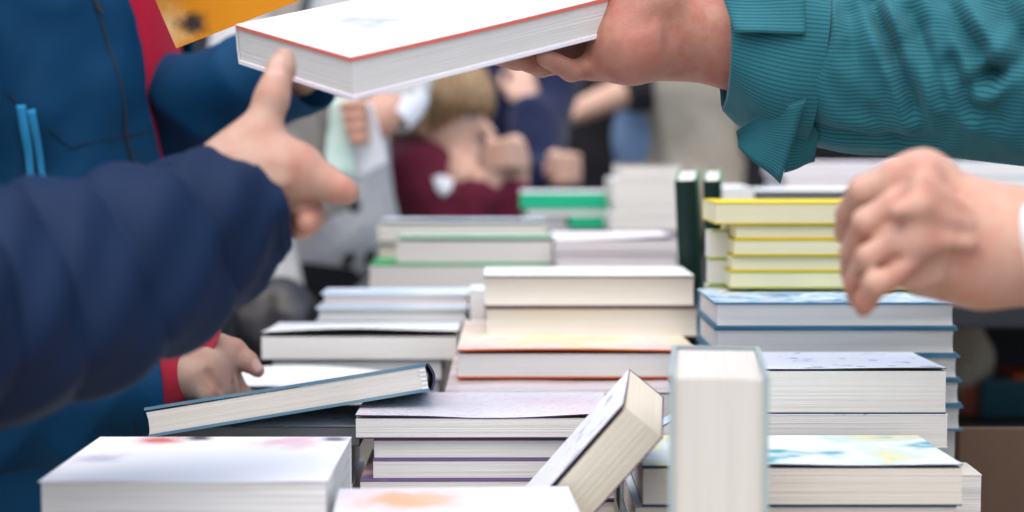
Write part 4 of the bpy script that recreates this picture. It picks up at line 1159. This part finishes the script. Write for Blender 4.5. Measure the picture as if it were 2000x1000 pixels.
dress(pf, J, M_BLACK, M_DENIM, (0.20, 0.17, 0.14), SKIN_C, hands=('r',), extra=[handF], arms='lr', sleeve=0.60, top_name='pullover',
      spots=[(P(1800, 335, 1.03), 0.013, 0.55), (P(1786, 410, 1.02), 0.012, 0.5), (P(1782, 472, 1.02), 0.012, 0.45), (P(1776, 530, 1.02), 0.012, 0.45), (P(1655, 450, 1.07), 0.012, 0.7), (P(1668, 530, 1.05), 0.012, 0.6), (P(1676, 570, 1.04), 0.012, 0.6), (P(1690, 590, 1.03), 0.012, 0.7), (P(1840, 440, 1.02), 0.02, 0.3), (P(1900, 560, 1.02), 0.016, 0.5)])
M_WHITE = cloth_mat('white_cotton', (0.78, 0.79, 0.82), (0.70, 0.71, 0.75))
tube('shirt_cuff', [P(2150, 492, 1.02), P(2060, 476, 1.04), P(1992, 462, 1.052)], [R_(122, 1.02), R_(116, 1.04), R_(88, 1.05)], M_WHITE, pf, 20, 48, lambda u, a, L: 0.0015 * np.sin(a * 3), hem=0.003)

# ---- person in the blue rain jacket, at the left side of the table
from mathutils.bvhtree import BVHTree
pb = person('person in open blue rain jacket over red sweater, leafing through books', None)
CX, CY, AX, BY = -0.525, 1.985, 0.152, 0.222
wr = P(372, 722, 1.575); el = P(-340, 790, 1.55)
J = figure((CX - 0.01, CY), math.radians(-120), 1.80, [('r', el, wr), ('l', P(235, 285, 2.06), P(585, 135, 1.84))])
hd = chain(hp([(398, 700, 1.60, 40), (424, 684, 1.605, 31), (456, 688, 1.60, 26), (484, 706, 1.595, 19), (503, 724, 1.59, 14)]), 0.005)
for i, c in enumerate(([(420, 712, 1.60, 30), (452, 744, 1.60, 20), (478, 772, 1.60, 15), (490, 786, 1.60, 12)], [(410, 722, 1.58, 32), (442, 758, 1.578, 21), (464, 790, 1.58, 15)],
                       [(400, 730, 1.56, 32), (428, 766, 1.556, 20), (446, 792, 1.56, 15)], [(388, 738, 1.545, 30), (408, 768, 1.54, 19), (424, 792, 1.545, 14)])):
    hd += chain(hp(c), 0.006)
hd += [cap(P(330, 736, 1.57), P(378, 722, 1.575), R_(58, 1.57), R_(54, 1.575), 0.02), cap(P(380, 716, 1.585), P(408, 708, 1.59), R_(46, 1.58), R_(40, 1.59), 0.02), cap(P(376, 730, 1.56), P(404, 728, 1.56), R_(46, 1.56), R_(40, 1.56), 0.02),
       cap(P(423, 715, 1.553), P(447, 752, 1.56), 0.0022, 0.0022, 0.005, -1), cap(P(408, 728, 1.535), P(432, 762, 1.540), 0.0022, 0.0022, 0.005, -1)]
handR = solid(hd, 0.0017, 0.010, 2)
nlc = P(500, 714, 1.585)
dress(pb, J, None, M_BLACK, (0.12, 0.07, 0.03), SKIN_A, hands=('l',), extra=[handR],
      spots=[(P(456, 690, 1.59), 0.010, 0.35), (P(425, 712, 1.57), 0.012, 0.5), (P(440, 755, 1.56), 0.014, 0.5), (P(505, 727, 1.59), 0.007, 0.5)],
      nl=[(P(502, 716, 1.588), (0.55, -0.35, 0.75), P(506, 728, 1.59) - P(484, 700, 1.595), 0.006, 0.0048)])
M_RED = cloth_mat('red_fleece', (0.60, 0.010, 0.040), (0.50, 0.008, 0.032), weave=900, sheen=0.05)
M_JKT = cloth_mat('blue_rain_jacket', (0.0008, 0.044, 0.112), (0.0005, 0.033, 0.086), weave=2600, rough=0.65, sheen=0.0, nscale=8, bumps=0.12)
M_SEAM = cloth_mat('dark_seam', (0.002, 0.012, 0.032))
M_CORD = cloth_mat('bright_blue_zip_tape', (0.02, 0.26, 0.52), weave=700)
M_ZIP = plain('zip_teeth', (0.035, 0.04, 0.05), 0.4, 0.3, 900, 0.5)
def axes(z):
    t = np.clip((z - 1.36) / 0.16, 0, 1) ** 1.5
    g = 1 + 0.06 * np.clip((1.0 - z) / 0.3, 0, 1)
    return AX * g * (1 - 0.45 * t), BY * g * (1 - 0.62 * t)
def surf_pt(th, z, off=0.0):
    a, b = axes(z)
    return np.array((CX + (a + off) * math.sin(th), CY - (b + off) * math.cos(th), z))
def to_px(p):
    x, y, z = p[0], p[1], p[2] - HC
    dd = y * _ca - z * _sa; uu = y * _sa + z * _ca
    return 1000 + F * x / dd, 500 - F * uu / dd
def on_jacket(px, py, off=0.004):
    """point of the jacket front seen at that pixel"""
    best = None
    for th in np.radians(np.arange(-40, 88, 0.5)):
        lo, hi = 0.6, 1.5
        for _ in range(18):
            m = (lo + hi) / 2
            if to_px(surf_pt(th, m, off))[1] > py: lo = m
            else: hi = m
        e = abs(to_px(surf_pt(th, lo, off))[0] - px)
        if best is None or e < best[0]: best = (e, surf_pt(th, lo, off))
    return best[1]
# jacket shell
NT, NZ = 130, 90
zs = np.linspace(0.70, 1.50, NZ)
edge_px = [(-160, 205), (0, 232), (100, 262), (190, 274), (320, 302), (600, 330), (1000, 350)]
V = []
for z in zs:
    ths = np.radians(np.arange(20, 80, 0.5))
    best = min(ths, key=lambda th: abs(to_px(surf_pt(th, z))[0] - np.interp(to_px(surf_pt(th, z))[1], [e[0] for e in edge_px], [e[1] for e in edge_px])))
    for th in np.linspace(math.radians(-232), best, NT):
        V.append(surf_pt(th, z, 0.004 + 0.006 * max(0, 1 - (best - th) / 0.25) ** 2))
V = np.array(V)
Q = np.array([(i * NT + j, i * NT + j + 1, (i + 1) * NT + j + 1, (i + 1) * NT + j) for i in range(NZ - 1) for j in range(NT - 1)])
V = folds(V, Q, 0.009, 10, 21, (1, 1, 0.75))
V = folds(V, Q, 0.0075, 24, 4, (1, 1, 0.8))
V = folds(V, Q, 0.0030, 60, 14, (1, 1, 0.6), False)
jk = mesh_np('jacket', V, Q, M_JKT, pb)
mo = jk.modifiers.new('thickness', 'SOLIDIFY'); mo.thickness = 0.004; mo.offset = 1
bvh = BVHTree.FromPolygons(V.tolist(), Q.tolist())
def drop(p, off=0.005):
    p = Vector(p); q, nn, _, _ = bvh.find_nearest(p)
    if nn is None: return np.array(p)
    if nn.dot(Vector((CX, CY, p.z)) - q) > 0: nn = -nn
    return np.array(q + nn * off)
def seam(name, pxs, r, mat, off=0.005, n=40, parent=jk):
    pts = [on_jacket(x, y) for x, y in pxs]
    pp = crom(np.array(pts), n)
    pp = np.array([drop(p, off) for p in pp])
    for _ in range(3): pp[1:-1] = 0.5 * pp[1:-1] + 0.25 * (pp[:-2] + pp[2:])
    return tube(name, pp, [r] * len(pp), mat, parent, n, 8, up=(0.3, 0.9, 0.1))
seam('seam', [(-30, 145), (0, 170), (60, 222), (132, 286), (142, 288), (165, 280), (240, 266), (284, 254)], 0.0007, M_SEAM, 0.0044)
seam('zipper', [(182, 14), (195, 50), (208, 100), (214, 125), (228, 190), (242, 262), (254, 300), (268, 338)], 0.0012, M_ZIP, 0.0048)
seam('seam', [(213, 116), (224, 180), (232, 240), (250, 300), (262, 338)], 0.0007, M_SEAM, 0.0044)
seam('zip_pull', [(177, -4), (183, 14), (189, 26)], 0.0024, M_ZIP, 0.006, 12)
def ribbon(pa, pb_, wpx, mat, off, n=24):
    V, Q = [], []
    for i in range(n + 1):
        t = i / n
        for s_ in (-0.5, 0.5):
            x = pa[0] + (pb_[0] - pa[0]) * t + s_ * wpx; y = pa[1] + (pb_[1] - pa[1]) * t
            q = drop(on_jacket(x, y), off); V.append(q)
    V = np.array(V).reshape(n + 1, 2, 3)
    for _ in range(12): V[1:-1] = 0.5 * V[1:-1] + 0.25 * (V[:-2] + V[2:])
    V = V.reshape(-1, 3) + np.array((0.001, -0.003, 0))
    Q = [(2 * i, 2 * i + 1, 2 * i + 3, 2 * i + 2) for i in range(n)]
    o = mesh_np('zip_tape', V, Q, mat, jk)
    m_ = o.modifiers.new('thickness', 'SOLIDIFY'); m_.thickness = 0.0022; m_.offset = 0
ribbon((47, 205), (64, 400), 15, M_CORD, 0.007)
ribbon((63, 214), (90, 400), 13, M_CORD, 0.007)
seam('seam', [(56, 208), (78, 400)], 0.0012, M_SEAM, 0.006, 12)
# red sweater inside
NT2 = 90
V = []
for z in np.linspace(0.80, 1.52, 50):
    a, b_ = axes(z)
    for th in np.linspace(0, 2 * math.pi, NT2, endpoint=False):
        V.append((CX + (a - 0.012) * math.sin(th), CY - (b_ - 0.012) * math.cos(th), z))
V = np.array(V)
Q = np.array([(i * NT2 + j, i * NT2 + (j + 1) % NT2, (i + 1) * NT2 + (j + 1) % NT2, (i + 1) * NT2 + j) for i in range(49) for j in range(NT2)])
mesh_np('sweater', folds(V, Q, 0.004, 14, 3, (1, 1, 0.6)), Q, M_RED, pb)
def dj(u, ang, L):
    q = L * 34 + 1.1 * np.sin(ang + 0.5)
    r = 0.010 * (0.5 - np.abs(np.sin(q)) ** 0.8) + 0.004 * np.sin(ang * 3 + L * 20) + 0.004 * (0.5 - np.abs(np.sin(ang * 2 - L * 55)))
    return r * min(1, (1 - u) * 5 + 0.15)
shr = J['shr']
sl = tube('sleeve', [shr + np.array((0.0, 0.06, 0)), shr, 0.5 * (shr + el), el + np.array((0.02, 0, 0.0)), P(-60, 812, 1.52), P(110, 800, 1.525), P(215, 782, 1.535), P(300, 764, 1.55)],
     [0.075, 0.082, 0.072, 0.066, R_(122, 1.5), R_(114, 1.52), R_(104, 1.535), R_(93, 1.55)], M_JKT, jk, 150, 64, dj, hem=0.004, hem_len=0.03,
     cut=lambda u, a: np.where(u > 0.85, (u - 0.85) / 0.15 * 0.006 * np.sin(a), 0))
pp = []
for k in range(25):
    a = math.pi * 2 * k / 24; c = P(281, 768, 1.5455)
    pp.append(c + np.array((0.0025 * math.sin(a) + 0.001, math.cos(a) * R_(98, 1.545), math.sin(a) * R_(98, 1.545))))
tube('seam', pp, [0.0011] * 25, M_SEAM, jk, 50, 6, up=(1, 0.02, 0.01))
tube('sleeve', [J['shl'] + np.array((0, -0.05, 0.0)), J['shl'], P(215, 120, 2.15), P(248, 262, 2.05), P(330, 236, 1.98), P(420, 190, 1.91), P(600, 125, 1.84)],
     [0.075, 0.082, 0.070, 0.066, 0.064, 0.060, 0.052], M_JKT, jk, 120, 60, dj, hem=0.004)
rib, ntr, br = new_mat('red_rib_knit')
tcr = nd(ntr, 'ShaderNodeTexCoord'); sr = nd(ntr, 'ShaderNodeSeparateXYZ'); ntr.links.new(tcr.outputs['UV'], sr.inputs[0])
m1 = nd(ntr, 'ShaderNodeMath', operation='MULTIPLY'); m1.inputs[1].default_value = 2 * math.pi * 520; ntr.links.new(sr.outputs[1], m1.inputs[0])
m2 = nd(ntr, 'ShaderNodeMath', operation='SINE'); ntr.links.new(m1.outputs[0], m2.inputs[0])
br.inputs['Roughness'].default_value = 0.9; br.inputs['Sheen Weight'].default_value = 0.05
ntr.links.new(ramp(ntr, m2.outputs[0], [(0.0, (0.30, 0.005, 0.018)), (0.6, (0.58, 0.010, 0.040))]), br.inputs['Base Color'])
bump(ntr, br, m2.outputs[0], 0.6, 0.001)
tube('sweater_cuff', [P(270, 768, 1.548), P(318, 742, 1.562), P(352, 722, 1.572), P(378, 718, 1.576)], [R_(74, 1.55), R_(72, 1.56), R_(70, 1.57), R_(69, 1.575)], rib, pb, 30, 72,
     lambda u, a, L: 0.0002 * np.sin(a * 36) + 0.0012 * np.sin(a * 2 + 4 * u), hem=0.003, cut=lambda u, a: u * 0.028 * np.sin(a))

# ---- boy in the maroon sweater
M_MAR = cloth_mat('maroon_knit', (0.115, 0.010, 0.028), (0.085, 0.007, 0.020), weave=500, sheen=0.15)
boy = person('boy in maroon sweater with fair bowl cut resting face on his hands', None)
J = figure((-0.165, 3.20), math.radians(-72), 1.30, [('r', P(905, 470, 3.02), P(938, 352, 3.03)), ('l', P(1000, 470, 3.06), P(1000, 350, 3.06))], lean=0.10)
J['hs'] = 0.92; J['head'] = P(856, 240, 3.16); J['HR'] = rotz(math.radians(-112))
J['neck'] = P(806, 322, 3.20); J['nr'] = 0.78
c = P(990, 302, 3.04)
hd = [ell(P(972, 310, 3.035), (0.028, 0.024, 0.036), None, 0.01), ell(P(1006, 304, 3.05), (0.024, 0.024, 0.038), None, 0.01), cap(P(952, 378, 3.03), P(968, 324, 3.035), 0.021, 0.022, 0.015), cap(P(1012, 378, 3.06), P(1008, 322, 3.05), 0.021, 0.022, 0.015)]
for i in range(4):
    y0 = 280 + 15 * i
    hd += chain(hp([(1016, y0, 3.03, 9), (994, y0 - 4, 3.008, 9), (968, y0 + 1, 3.012, 8)]), 0.005)
hd += chain(hp([(968, 306, 3.03, 11), (956, 284, 3.03, 9), (957, 268, 3.03, 7)]), 0.008)
hB = solid(hd, 0.0035, 0.010, 1)
dress(boy, J, None, M_DENIM, None, SKIN_K, h=0.008, hands=(), extra=[hB], spots=[(P(925, 285, 3.06), 0.03, 0.25), (P(850, 235, 3.1), 0.02, 0.5), (c, 0.03, 0.3)])
sp = top_prims(J, 1.12, '', hem=0.62 / J['s'] / 1.0) if False else []
s_ = J['s']
sp = [ell(P(815, 312, 3.20), (0.058, 0.062, 0.026), None, 0.02), ell(P(835, 420, 3.20), (0.115, 0.125, 0.16), None, 0.05), ell(P(830, 340, 3.20), (0.085, 0.12, 0.07), None, 0.05), ell(np.array((-0.165, 3.20, 0.80)), (0.12, 0.14, 0.18), None, 0.05),
      cap(P(815, 345, 3.10), P(890, 468, 3.03), 0.062, 0.052, 0.04), cap(P(890, 468, 3.03), P(930, 384, 3.03), 0.048, 0.040, 0.03), cap(P(870, 345, 3.28), P(985, 470, 3.08), 0.06, 0.05, 0.04), cap(P(985, 470, 3.08), P(1000, 378, 3.06), 0.046, 0.038, 0.03)]
V, Q = solid(sp, 0.007, 0.03, 2)
V = folds(V, Q, 0.005, 30, 12)
sw = mesh_np('sweater', V, Q, M_MAR, boy)
bv2 = BVHTree.FromPolygons(V.tolist(), Q.tolist())
pts = [(845, 348), (863, 343), (886, 352), (881, 373), (866, 386), (852, 373)]
bp_ = []
for x, y in pts + [(866, 362)]:
    o_ = Vector((0, 0, HC)); dd = (Vector(P(x, y, 3.0)) - o_).normalized()
    h_ = bv2.ray_cast(o_, dd)
    q = h_[0] if h_[0] is not None else Vector(P(x, y, 3.05))
    bp_.append(q - dd * 0.004)
bd = mesh_np('chest_badge', [tuple(p) for p in bp_], [(i, (i + 1) % 6, 6) for i in range(6)], M_WHITE, sw)
m_ = bd.modifiers.new('thickness', 'SOLIDIFY'); m_.thickness = 0.003
# fair bowl cut made of strands over a cap
hc = J['head']
HB = hair_mat((0.33, 0.21, 0.10))
hpz = [ell(P(862, 196, 3.17), (0.096, 0.100, 0.086), None), ell(P(822, 238, 3.19), (0.054, 0.088, 0.075), None, 0.03), ell(P(898, 184, 3.15), (0.050, 0.078, 0.052), None, 0.03),
       ell(P(940, 292, 3.08), (0.082, 0.12, 0.068), None, 0.010, -1), ell(P(900, 300, 3.02), (0.060, 0.09, 0.068), None, 0.010, -1)]
V, Q = solid(hpz, 0.004, 0.012, 1)
N = normals_np(V, Q)
an = np.arctan2(V[:, 1] - hc[1], V[:, 0] - hc[0] + 0.02)
V = V + N * (0.0035 * np.sin(an * 46 + 3 * np.sin(V[:, 2] * 60)) + 0.002 * np.sin(an * 91 + 2))[:, None]
hair = mesh_np('hair', V, Q, HB, boy)
rng = np.random.RandomState(2)
SV, SQ = [], []
for i in range(260):
    a = rng.uniform(-2.6, 0.9); r0 = rng.uniform(0.2, 0.95)
    top_ = P(862, 202, 3.165) + np.array((0.094 * r0 * math.cos(a), 0.098 * r0 * math.sin(a), 0.092 * math.sqrt(1 - r0 * r0)))
    end = P(862, 202, 3.165) + np.array((0.100 * math.cos(a) * 1.0, 0.104 * math.sin(a), -0.030 - 0.03 * rng.rand()))
    if math.cos(a) > -0.2: end[2] += 0.055
    side = np.array((-math.sin(a), math.cos(a), 0)) * 0.0035
    b0 = len(SV)
    for k in range(5):
        t = k / 4
        p = top_ * (1 - t) + end * t; dv = p - P(862, 212, 3.165); rr = np.linalg.norm(dv / np.array((0.098, 0.102, 0.094)))
        if rr < 1.03: p = P(862, 212, 3.165) + dv * (1.03 / max(rr, 0.3))
        w_ = 1 - 0.8 * t
        SV += [p - side * w_, p + side * w_]
    SQ += [(b0 + 2 * k, b0 + 2 * k + 1, b0 + 2 * k + 3, b0 + 2 * k + 2) for k in range(4)]
mesh_np('hair_strands', SV, SQ, HB, hair)['kind'] = 'stuff'

M_EYE = plain('eye_white', (0.55, 0.53, 0.50), 0.3); M_IRIS = plain('iris', (0.03, 0.025, 0.02), 0.2); M_BROW = hair_mat((0.20, 0.12, 0.06))
he, fe, se = J['head'], J['HR'][:, 1], J['HR'][:, 0]
for sg in (1, -1):
    ec = he + fe * 0.071 + se * sg * 0.030 + np.array((0, 0, 0.012))
    V, Q = solid([ell(ec, (0.0115,) * 3)], 0.0025, 0.004, 1)
    ey_ = mesh_np('eye', V, Q, M_EYE, boy)
    V, Q = solid([ell(ec + fe * 0.0085 + se * sg * 0.003, (0.006,) * 3)], 0.0015, 0.004, 1)
    mesh_np('iris', V, Q, M_IRIS, ey_)
    V, Q = solid([cap(ec + np.array((0, 0, 0.019)) + fe * 0.012 - se * sg * 0.014, ec + np.array((0, 0, 0.021)) + fe * 0.002 + se * sg * 0.016, 0.0035, 0.0025)], 0.0018, 0.004, 1)
    mesh_np('eyebrow', V, Q, M_BROW, boy)
# ---- people behind the table
M_NAVY2 = cloth_mat('navy_knit', (0.007, 0.013, 0.048))
M_CHAR = cloth_mat('charcoal_cloth', (0.022, 0.023, 0.028))
M_SKY = cloth_mat('light_blue_cotton', (0.30, 0.45, 0.72), (0.24, 0.38, 0.62))
M_BEIGE = cloth_mat('beige_wool', (0.46, 0.42, 0.34), (0.36, 0.32, 0.25))
M_OLIVE = cloth_mat('olive_cloth', (0.055, 0.050, 0.035))
M_BURG = cloth_mat('burgundy_cloth', (0.08, 0.012, 0.020))
G = 'blurred people behind the far table'
def crowd(label, px, d, H, face, top, legs, hair, skin=SKIN_K, arms=(), **kw):
    pr = person(label, None, G)
    J = figure(((px - 1000) / F * d, d), math.radians(face), H, arms, lean=kw.pop('lean', 0.0))
    dress(pr, J, top, legs, hair, skin, h=0.013, **kw)
    return pr, J
fist = [ell(P(1100, 332, 3.34), (0.034, 0.028, 0.031), None, 0.01), cap(P(1060, 340, 3.37), P(1098, 334, 3.35), 0.023, 0.026, 0.015)]
for i in range(4):
    fist += chain(hp([(1128, 308 + 15 * i, 3.34, 9), (1110, 306 + 15 * i, 3.312, 9), (1086, 310 + 15 * i, 3.315, 8)]), 0.005)
fist += chain(hp([(1098, 312, 3.33, 10), (1084, 302, 3.32, 9), (1074, 304, 3.315, 7)]), 0.007)
crowd('child in navy jumper holding a hand up to the head, beside the boy', 925, 3.66, 1.56, 170, M_NAVY2, M_DENIM, (0.12, 0.07, 0.03), arms=[('l', P(1048, 335, 3.45), P(1030, 208, 3.50)), ('r', P(1000, 395, 3.40), P(1062, 340, 3.37))], sleeve=0.9, top_name='jumper', hands=('l',), extra=[solid(fist, 0.0035, 0.010, 1)])
crowd('person in charcoal top with bare forearm stretched to the left', 1090, 4.15, 1.72, 175, M_CHAR, M_OLIVE, (0.10, 0.06, 0.03), arms=[('l', P(1248, 168, 3.95), P(1118, 222, 3.86))], sleeve=0.12, top_name='top')
crowd('person in light blue shirt and dark trousers standing far behind', 1270, 4.2, 1.86, 185, M_SKY, M_BLACK, (0.05, 0.03, 0.02), hem=1.0, top_name='shirt', fat=1.0, sleeve=0.92)
crowd('person in navy jacket beside the light blue shirt', 1205, 4.9, 1.80, 160, M_NAVY2, M_DENIM, (0.05, 0.03, 0.02))
crowd('person in long beige coat behind the teal cuff', 1430, 3.9, 1.74, 120, M_BEIGE, M_CHAR, (0.20, 0.15, 0.10), hem=0.92, lean=0.12, fat=1.02, top_name='coat')
crowd('person in black jacket standing at the right behind the far table', 1730, 3.6, 1.78, 180, M_BLACK, M_BLACK, (0.05, 0.03, 0.02))
crowd('person in burgundy jacket in the crowd between the children', 1120, 5.6, 1.76, 190, M_BURG, M_CHAR, (0.06, 0.04, 0.02))
crowd('person in olive coat in the crowd behind the boy', 880, 5.2, 1.80, 175, M_OLIVE, M_CHAR, (0.08, 0.05, 0.03), hem=0.7)
crowd('person in charcoal jacket in the crowd above the orange book', 500, 4.6, 1.80, 185, M_CHAR, M_BLACK, (0.05, 0.03, 0.02))
crowd('person in dark blue jacket at the far right of the crowd', 1960, 4.6, 1.76, 180, M_NAVY2, M_BLACK, (0.05, 0.03, 0.02))
crowd('person in black coat in the crowd far behind the beige coat', 1480, 5.4, 1.82, 180, M_BLACK, M_BLACK, (0.05, 0.03, 0.02), hem=0.6)

# grey coat person with booklet
M_TWEED = cloth_mat('grey_tweed', (0.62, 0.61, 0.59), (0.44, 0.43, 0.41), weave=330, nscale=60)
pg_ = person('person in pale grey tweed coat and scarf reading a pale green booklet', None)
J = figure((-0.345, 2.90), math.radians(-110), 1.70, [('l', P(815, 10, 2.80), P(776, 216, 2.67))])
hd = [ell(P(738, 228, 2.655), (0.030, 0.020, 0.034), None, 0.01), cap(P(738, 232, 2.655), P(780, 205, 2.67), 0.024, 0.026, 0.02)]
for i in range(4):
    y0 = 206 + 22 * i; a = 6 * i
    hd += chain(hp([(728, y0, 2.645, 13), (700, y0 - 2, 2.615, 12), (672 + a, y0 + 1, 2.612, 10)]), 0.004)
hG = solid(hd, 0.003, 0.010, 1)
dress(pg_, J, M_TWEED, M_BLACK, (0.18, 0.13, 0.08), SKIN_C, hands=('r',), extra=[hG], hem=0.93, fat=1.05, top_name='coat', seed=8, sleeve=0.86,
      spots=[(P(675, 230, 2.61), 0.02, 0.6), (P(680, 265, 2.61), 0.02, 0.6)])
tube('shirt_cuff', [P(802, 178, 2.69), P(788, 204, 2.68), P(766, 232, 2.665)], [0.033, 0.034, 0.031], M_WHITE, pg_, 14, 36, hem=0.004)
M_SCARF = cloth_mat('beige_scarf', (0.30, 0.27, 0.24), (0.20, 0.18, 0.16))
tube('scarf', [P(560, 20, 2.70), P(585, 140, 2.66), P(600, 240, 2.66), P(618, 340, 2.67), P(640, 420, 2.68)], [0.05, 0.042, 0.035, 0.032, 0.03], M_SCARF, pg_, 50, 30, lambda u, a, L: 0.006 * np.sin(a * 4 + L * 8), flat=0.7, hem=0.004)
M_BTN = plain('dark_button', (0.04, 0.035, 0.03), 0.4)
co = [c for c in pg_.children if c.name.startswith('coat')][0]
me = co.data
bv3 = BVHTree.FromPolygons([v.co[:] for v in me.vertices], [p.vertices[:] for p in me.polygons])
for x, y in ((680, 506), (722, 500), (690, 400)):
    o_ = Vector((0, 0, HC)); dd = (Vector(P(x, y, 2.7)) - o_).normalized()
    h_ = bv3.ray_cast(o_, dd)
    q = np.array(h_[0]) if h_[0] is not None else P(x, y, 2.66)
    nn = np.array(h_[1]) if h_[0] is not None else np.array((0, -1, 0.0))
    tube('button', [q - nn * 0.001, q + nn * 0.003, q + nn * 0.005], [0.013, 0.0135, 0.010], M_BTN, co, 4, 20, hem=0.009, hem_len=0.0, smooth=False, up=(0.1, 0.2, 1))
# booklet
bo = empty('booklet', tuple(P(690, 350, 2.63)))
tag(bo, 'open pale green booklet held upright by the grey coated person', 'booklet')
bl = np.array(P(690, 350, 2.63))
M_MINTP = cover_mat(((0.0, (0.50, 0.66, 0.58)), (0.55, (0.62, 0.76, 0.68)), (0.62, (0.40, 0.58, 0.50)), (1, (0.5, 0.66, 0.58))), 30, rough=0.6, seed=5)
for nm, cs, mt in (('front_leaf', [P(648, 190, 2.625), P(694, 190, 2.640), P(694, 352, 2.640), P(632, 342, 2.620)], M_MINTP), ('back_leaf', [P(694, 192, 2.642), P(728, 205, 2.60), P(754, 320, 2.60), P(698, 356, 2.642)], M_WHITE)):
    flap(nm, [c - bl for c in cs], mt, bo, bulge=0.003, th=0.0015)
# black bag at the left behind the books
bagm = plain('black_leather', (0.012, 0.012, 0.013), 0.38)
bg_ = tag(empty('shoulder_bag', tuple(P(520, 780, 2.35))), 'black leather bag hanging behind the left stack of books', 'bag')
o_ = np.array(bg_.location)
V, Q = solid([ell(P(505, 650, 2.35) , (0.075, 0.05, 0.075), None, 0.03), ell(P(540, 700, 2.35), (0.075, 0.055, 0.09), None, 0.03), ell(P(548, 605, 2.36), (0.035, 0.04, 0.04), None, 0.03)], 0.006, 0.03, 2)
mesh_np('bag_body', folds(V, Q, 0.005, 30, 2) - o_, Q, bagm, bg_)
tube('strap', [P(480, 640, 2.35) - o_, P(470, 450, 2.42) - o_, P(520, 200, 2.52) - o_, P(590, 30, 2.62) - o_, P(610, -60, 2.75) - o_], [0.008] * 5, bagm, bg_, 40, 8)

# ------------------------------------------------------------------ boxes at the right
card, nc, bc = new_mat('brown_cardboard')
wv = nd(nc, 'ShaderNodeTexWave', wave_type='BANDS', bands_direction='X')
wv.inputs['Scale'].default_value = 45; wv.inputs['Distortion'].default_value = 0.6
nc.links.new(mapping(nc), wv.inputs['Vector'])
nc.links.new(mixc(nc, noise(nc, mapping(nc), 25, 5), (0.115, 0.068, 0.042), (0.155, 0.095, 0.060)), bc.inputs['Base Color'])
bc.inputs['Roughness'].default_value = 0.85
bump(nc, bc, wv.outputs['Fac'], 0.15, 0.001)
bx = tag(empty('cardboard_box', (0.67, 1.86, 0)), 'tall open brown cardboard box at the right edge of the table', 'box')
x0, x1, y0, y1, h = -0.233, 0.25, -0.21, -0.06, 0.838
box('side_panel', x0, x1, y0, y0 + 0.006, 0, h, card, bx, 0.001)
box('side_panel', x0, x1, y1 - 0.006, y1, 0, h - 0.030, card, bx, 0.001)
box('side_panel', x0, x0 + 0.006, y0 + 0.0065, y1 - 0.0065, 0, h - 0.002, card, bx, 0.001)
box('side_panel', x1 - 0.006, x1, y0 + 0.0065, y1 - 0.0065, 0, h - 0.002, card, bx, 0.001)
box('bottom_panel', x0 + 0.007, x1 - 0.007, y0 + 0.007, y1 - 0.007, 0.002, 0.008, card, bx)
box('flap', 0, 0.16, -0.003, 0.003, -0.40, 0, card, bx, 0.001, M=Matrix.Translation((x1 + 0.003, y0 + 0.22, h)) @ Matrix.Rotation(math.radians(30), 4, 'Y') @ Matrix.Rotation(math.radians(90), 4, 'Z')) if False else None
# dark box under the far table with odds and ends on it
st = tag(empty('storage_box', (0.80, 2.62, 0)), 'black storage box standing in the dark under the far table', 'box')
box('body', -0.26, 0.3, -0.18, 0.18, 0, 0.695, plain('black_plastic', (0.02, 0.02, 0.022), 0.5), st, 0.01)
box('lid', -0.27, 0.31, -0.19, 0.19, 0.696, 0.712, plain('black_plastic_lid', (0.025, 0.025, 0.028), 0.5), st, 0.004)
G = 'odds and ends stored under the far table'
T0 = 0.7130
make_book('small teal book standing on the dark box under the far table', 0.08, 0.10, 0.052, Matrix.Translation((Xp(1921, 2.50), 2.50, T0)) @ Matrix.Identity(4), top=C_TEALB, edge=C_TEALB, pages=page_mat((0.03, 0.10, 0.14)), hard=False, group=G)
make_book('orange red book at the right edge under the far table', 0.08, 0.10, 0.060, Matrix.Translation((Xp(1984, 2.51), 2.51, T0)), top=C_ORANGE, edge=C_ORANGE, pages=page_mat((0.60, 0.14, 0.05)), hard=False, group=G)
make_book('dull red book left of the teal one under the far table', 0.030, 0.10, 0.045, Matrix.Translation((Xp(1888, 2.50), 2.515, T0)), top=C_RED, edge=C_RED, pages=page_mat((0.40, 0.12, 0.08)), hard=False, group=G)
M_LIL = cloth_mat('lilac_paper', (0.52, 0.50, 0.68), (0.38, 0.36, 0.56))
V, Q = solid([ell(P(1925, 770, 2.60), (0.04, 0.04, 0.03), None, 0.02), ell(P(1970, 775, 2.60), (0.035, 0.04, 0.025), None, 0.02), ell(P(1905, 795, 2.58), (0.025, 0.03, 0.03), None, 0.02), cap(P(1930, 790, 2.62), P(1930, 820, 2.62), 0.05, 0.05, 0.02)], 0.004, 0.015, 1)
tag(mesh_np('crumpled_paper', folds(V, Q, 0.008, 70, 4), Q, M_LIL), 'crumpled lilac paper behind the small teal book', 'paper')
V, Q = solid([ell(P(1880, 690, 2.56), (0.035, 0.05, 0.07), None, 0.03), ell(P(1888, 700, 2.57), (0.03, 0.05, 0.03), None, 0.03), cap(P(1872, 740, 2.57), P(1870, 800, 2.57), 0.035, 0.04, 0.03)], 0.005, 0.03, 2)
tag(mesh_np('cloth_bag', folds(V, Q, 0.006, 40, 6), Q, M_BEIGE), 'beige cloth bag on the dark box under the far table', 'bag')
dr = [o for o in bpy.data.objects if o.name.startswith('book_table')][1]
box('added_dark_backing', -0.40, 0.73, 0.420, 0.425, 0.02, TABLE2_Z - 0.031, drape, dr)  # dark sheet added at the back, hiding bright ground so under-table stays black
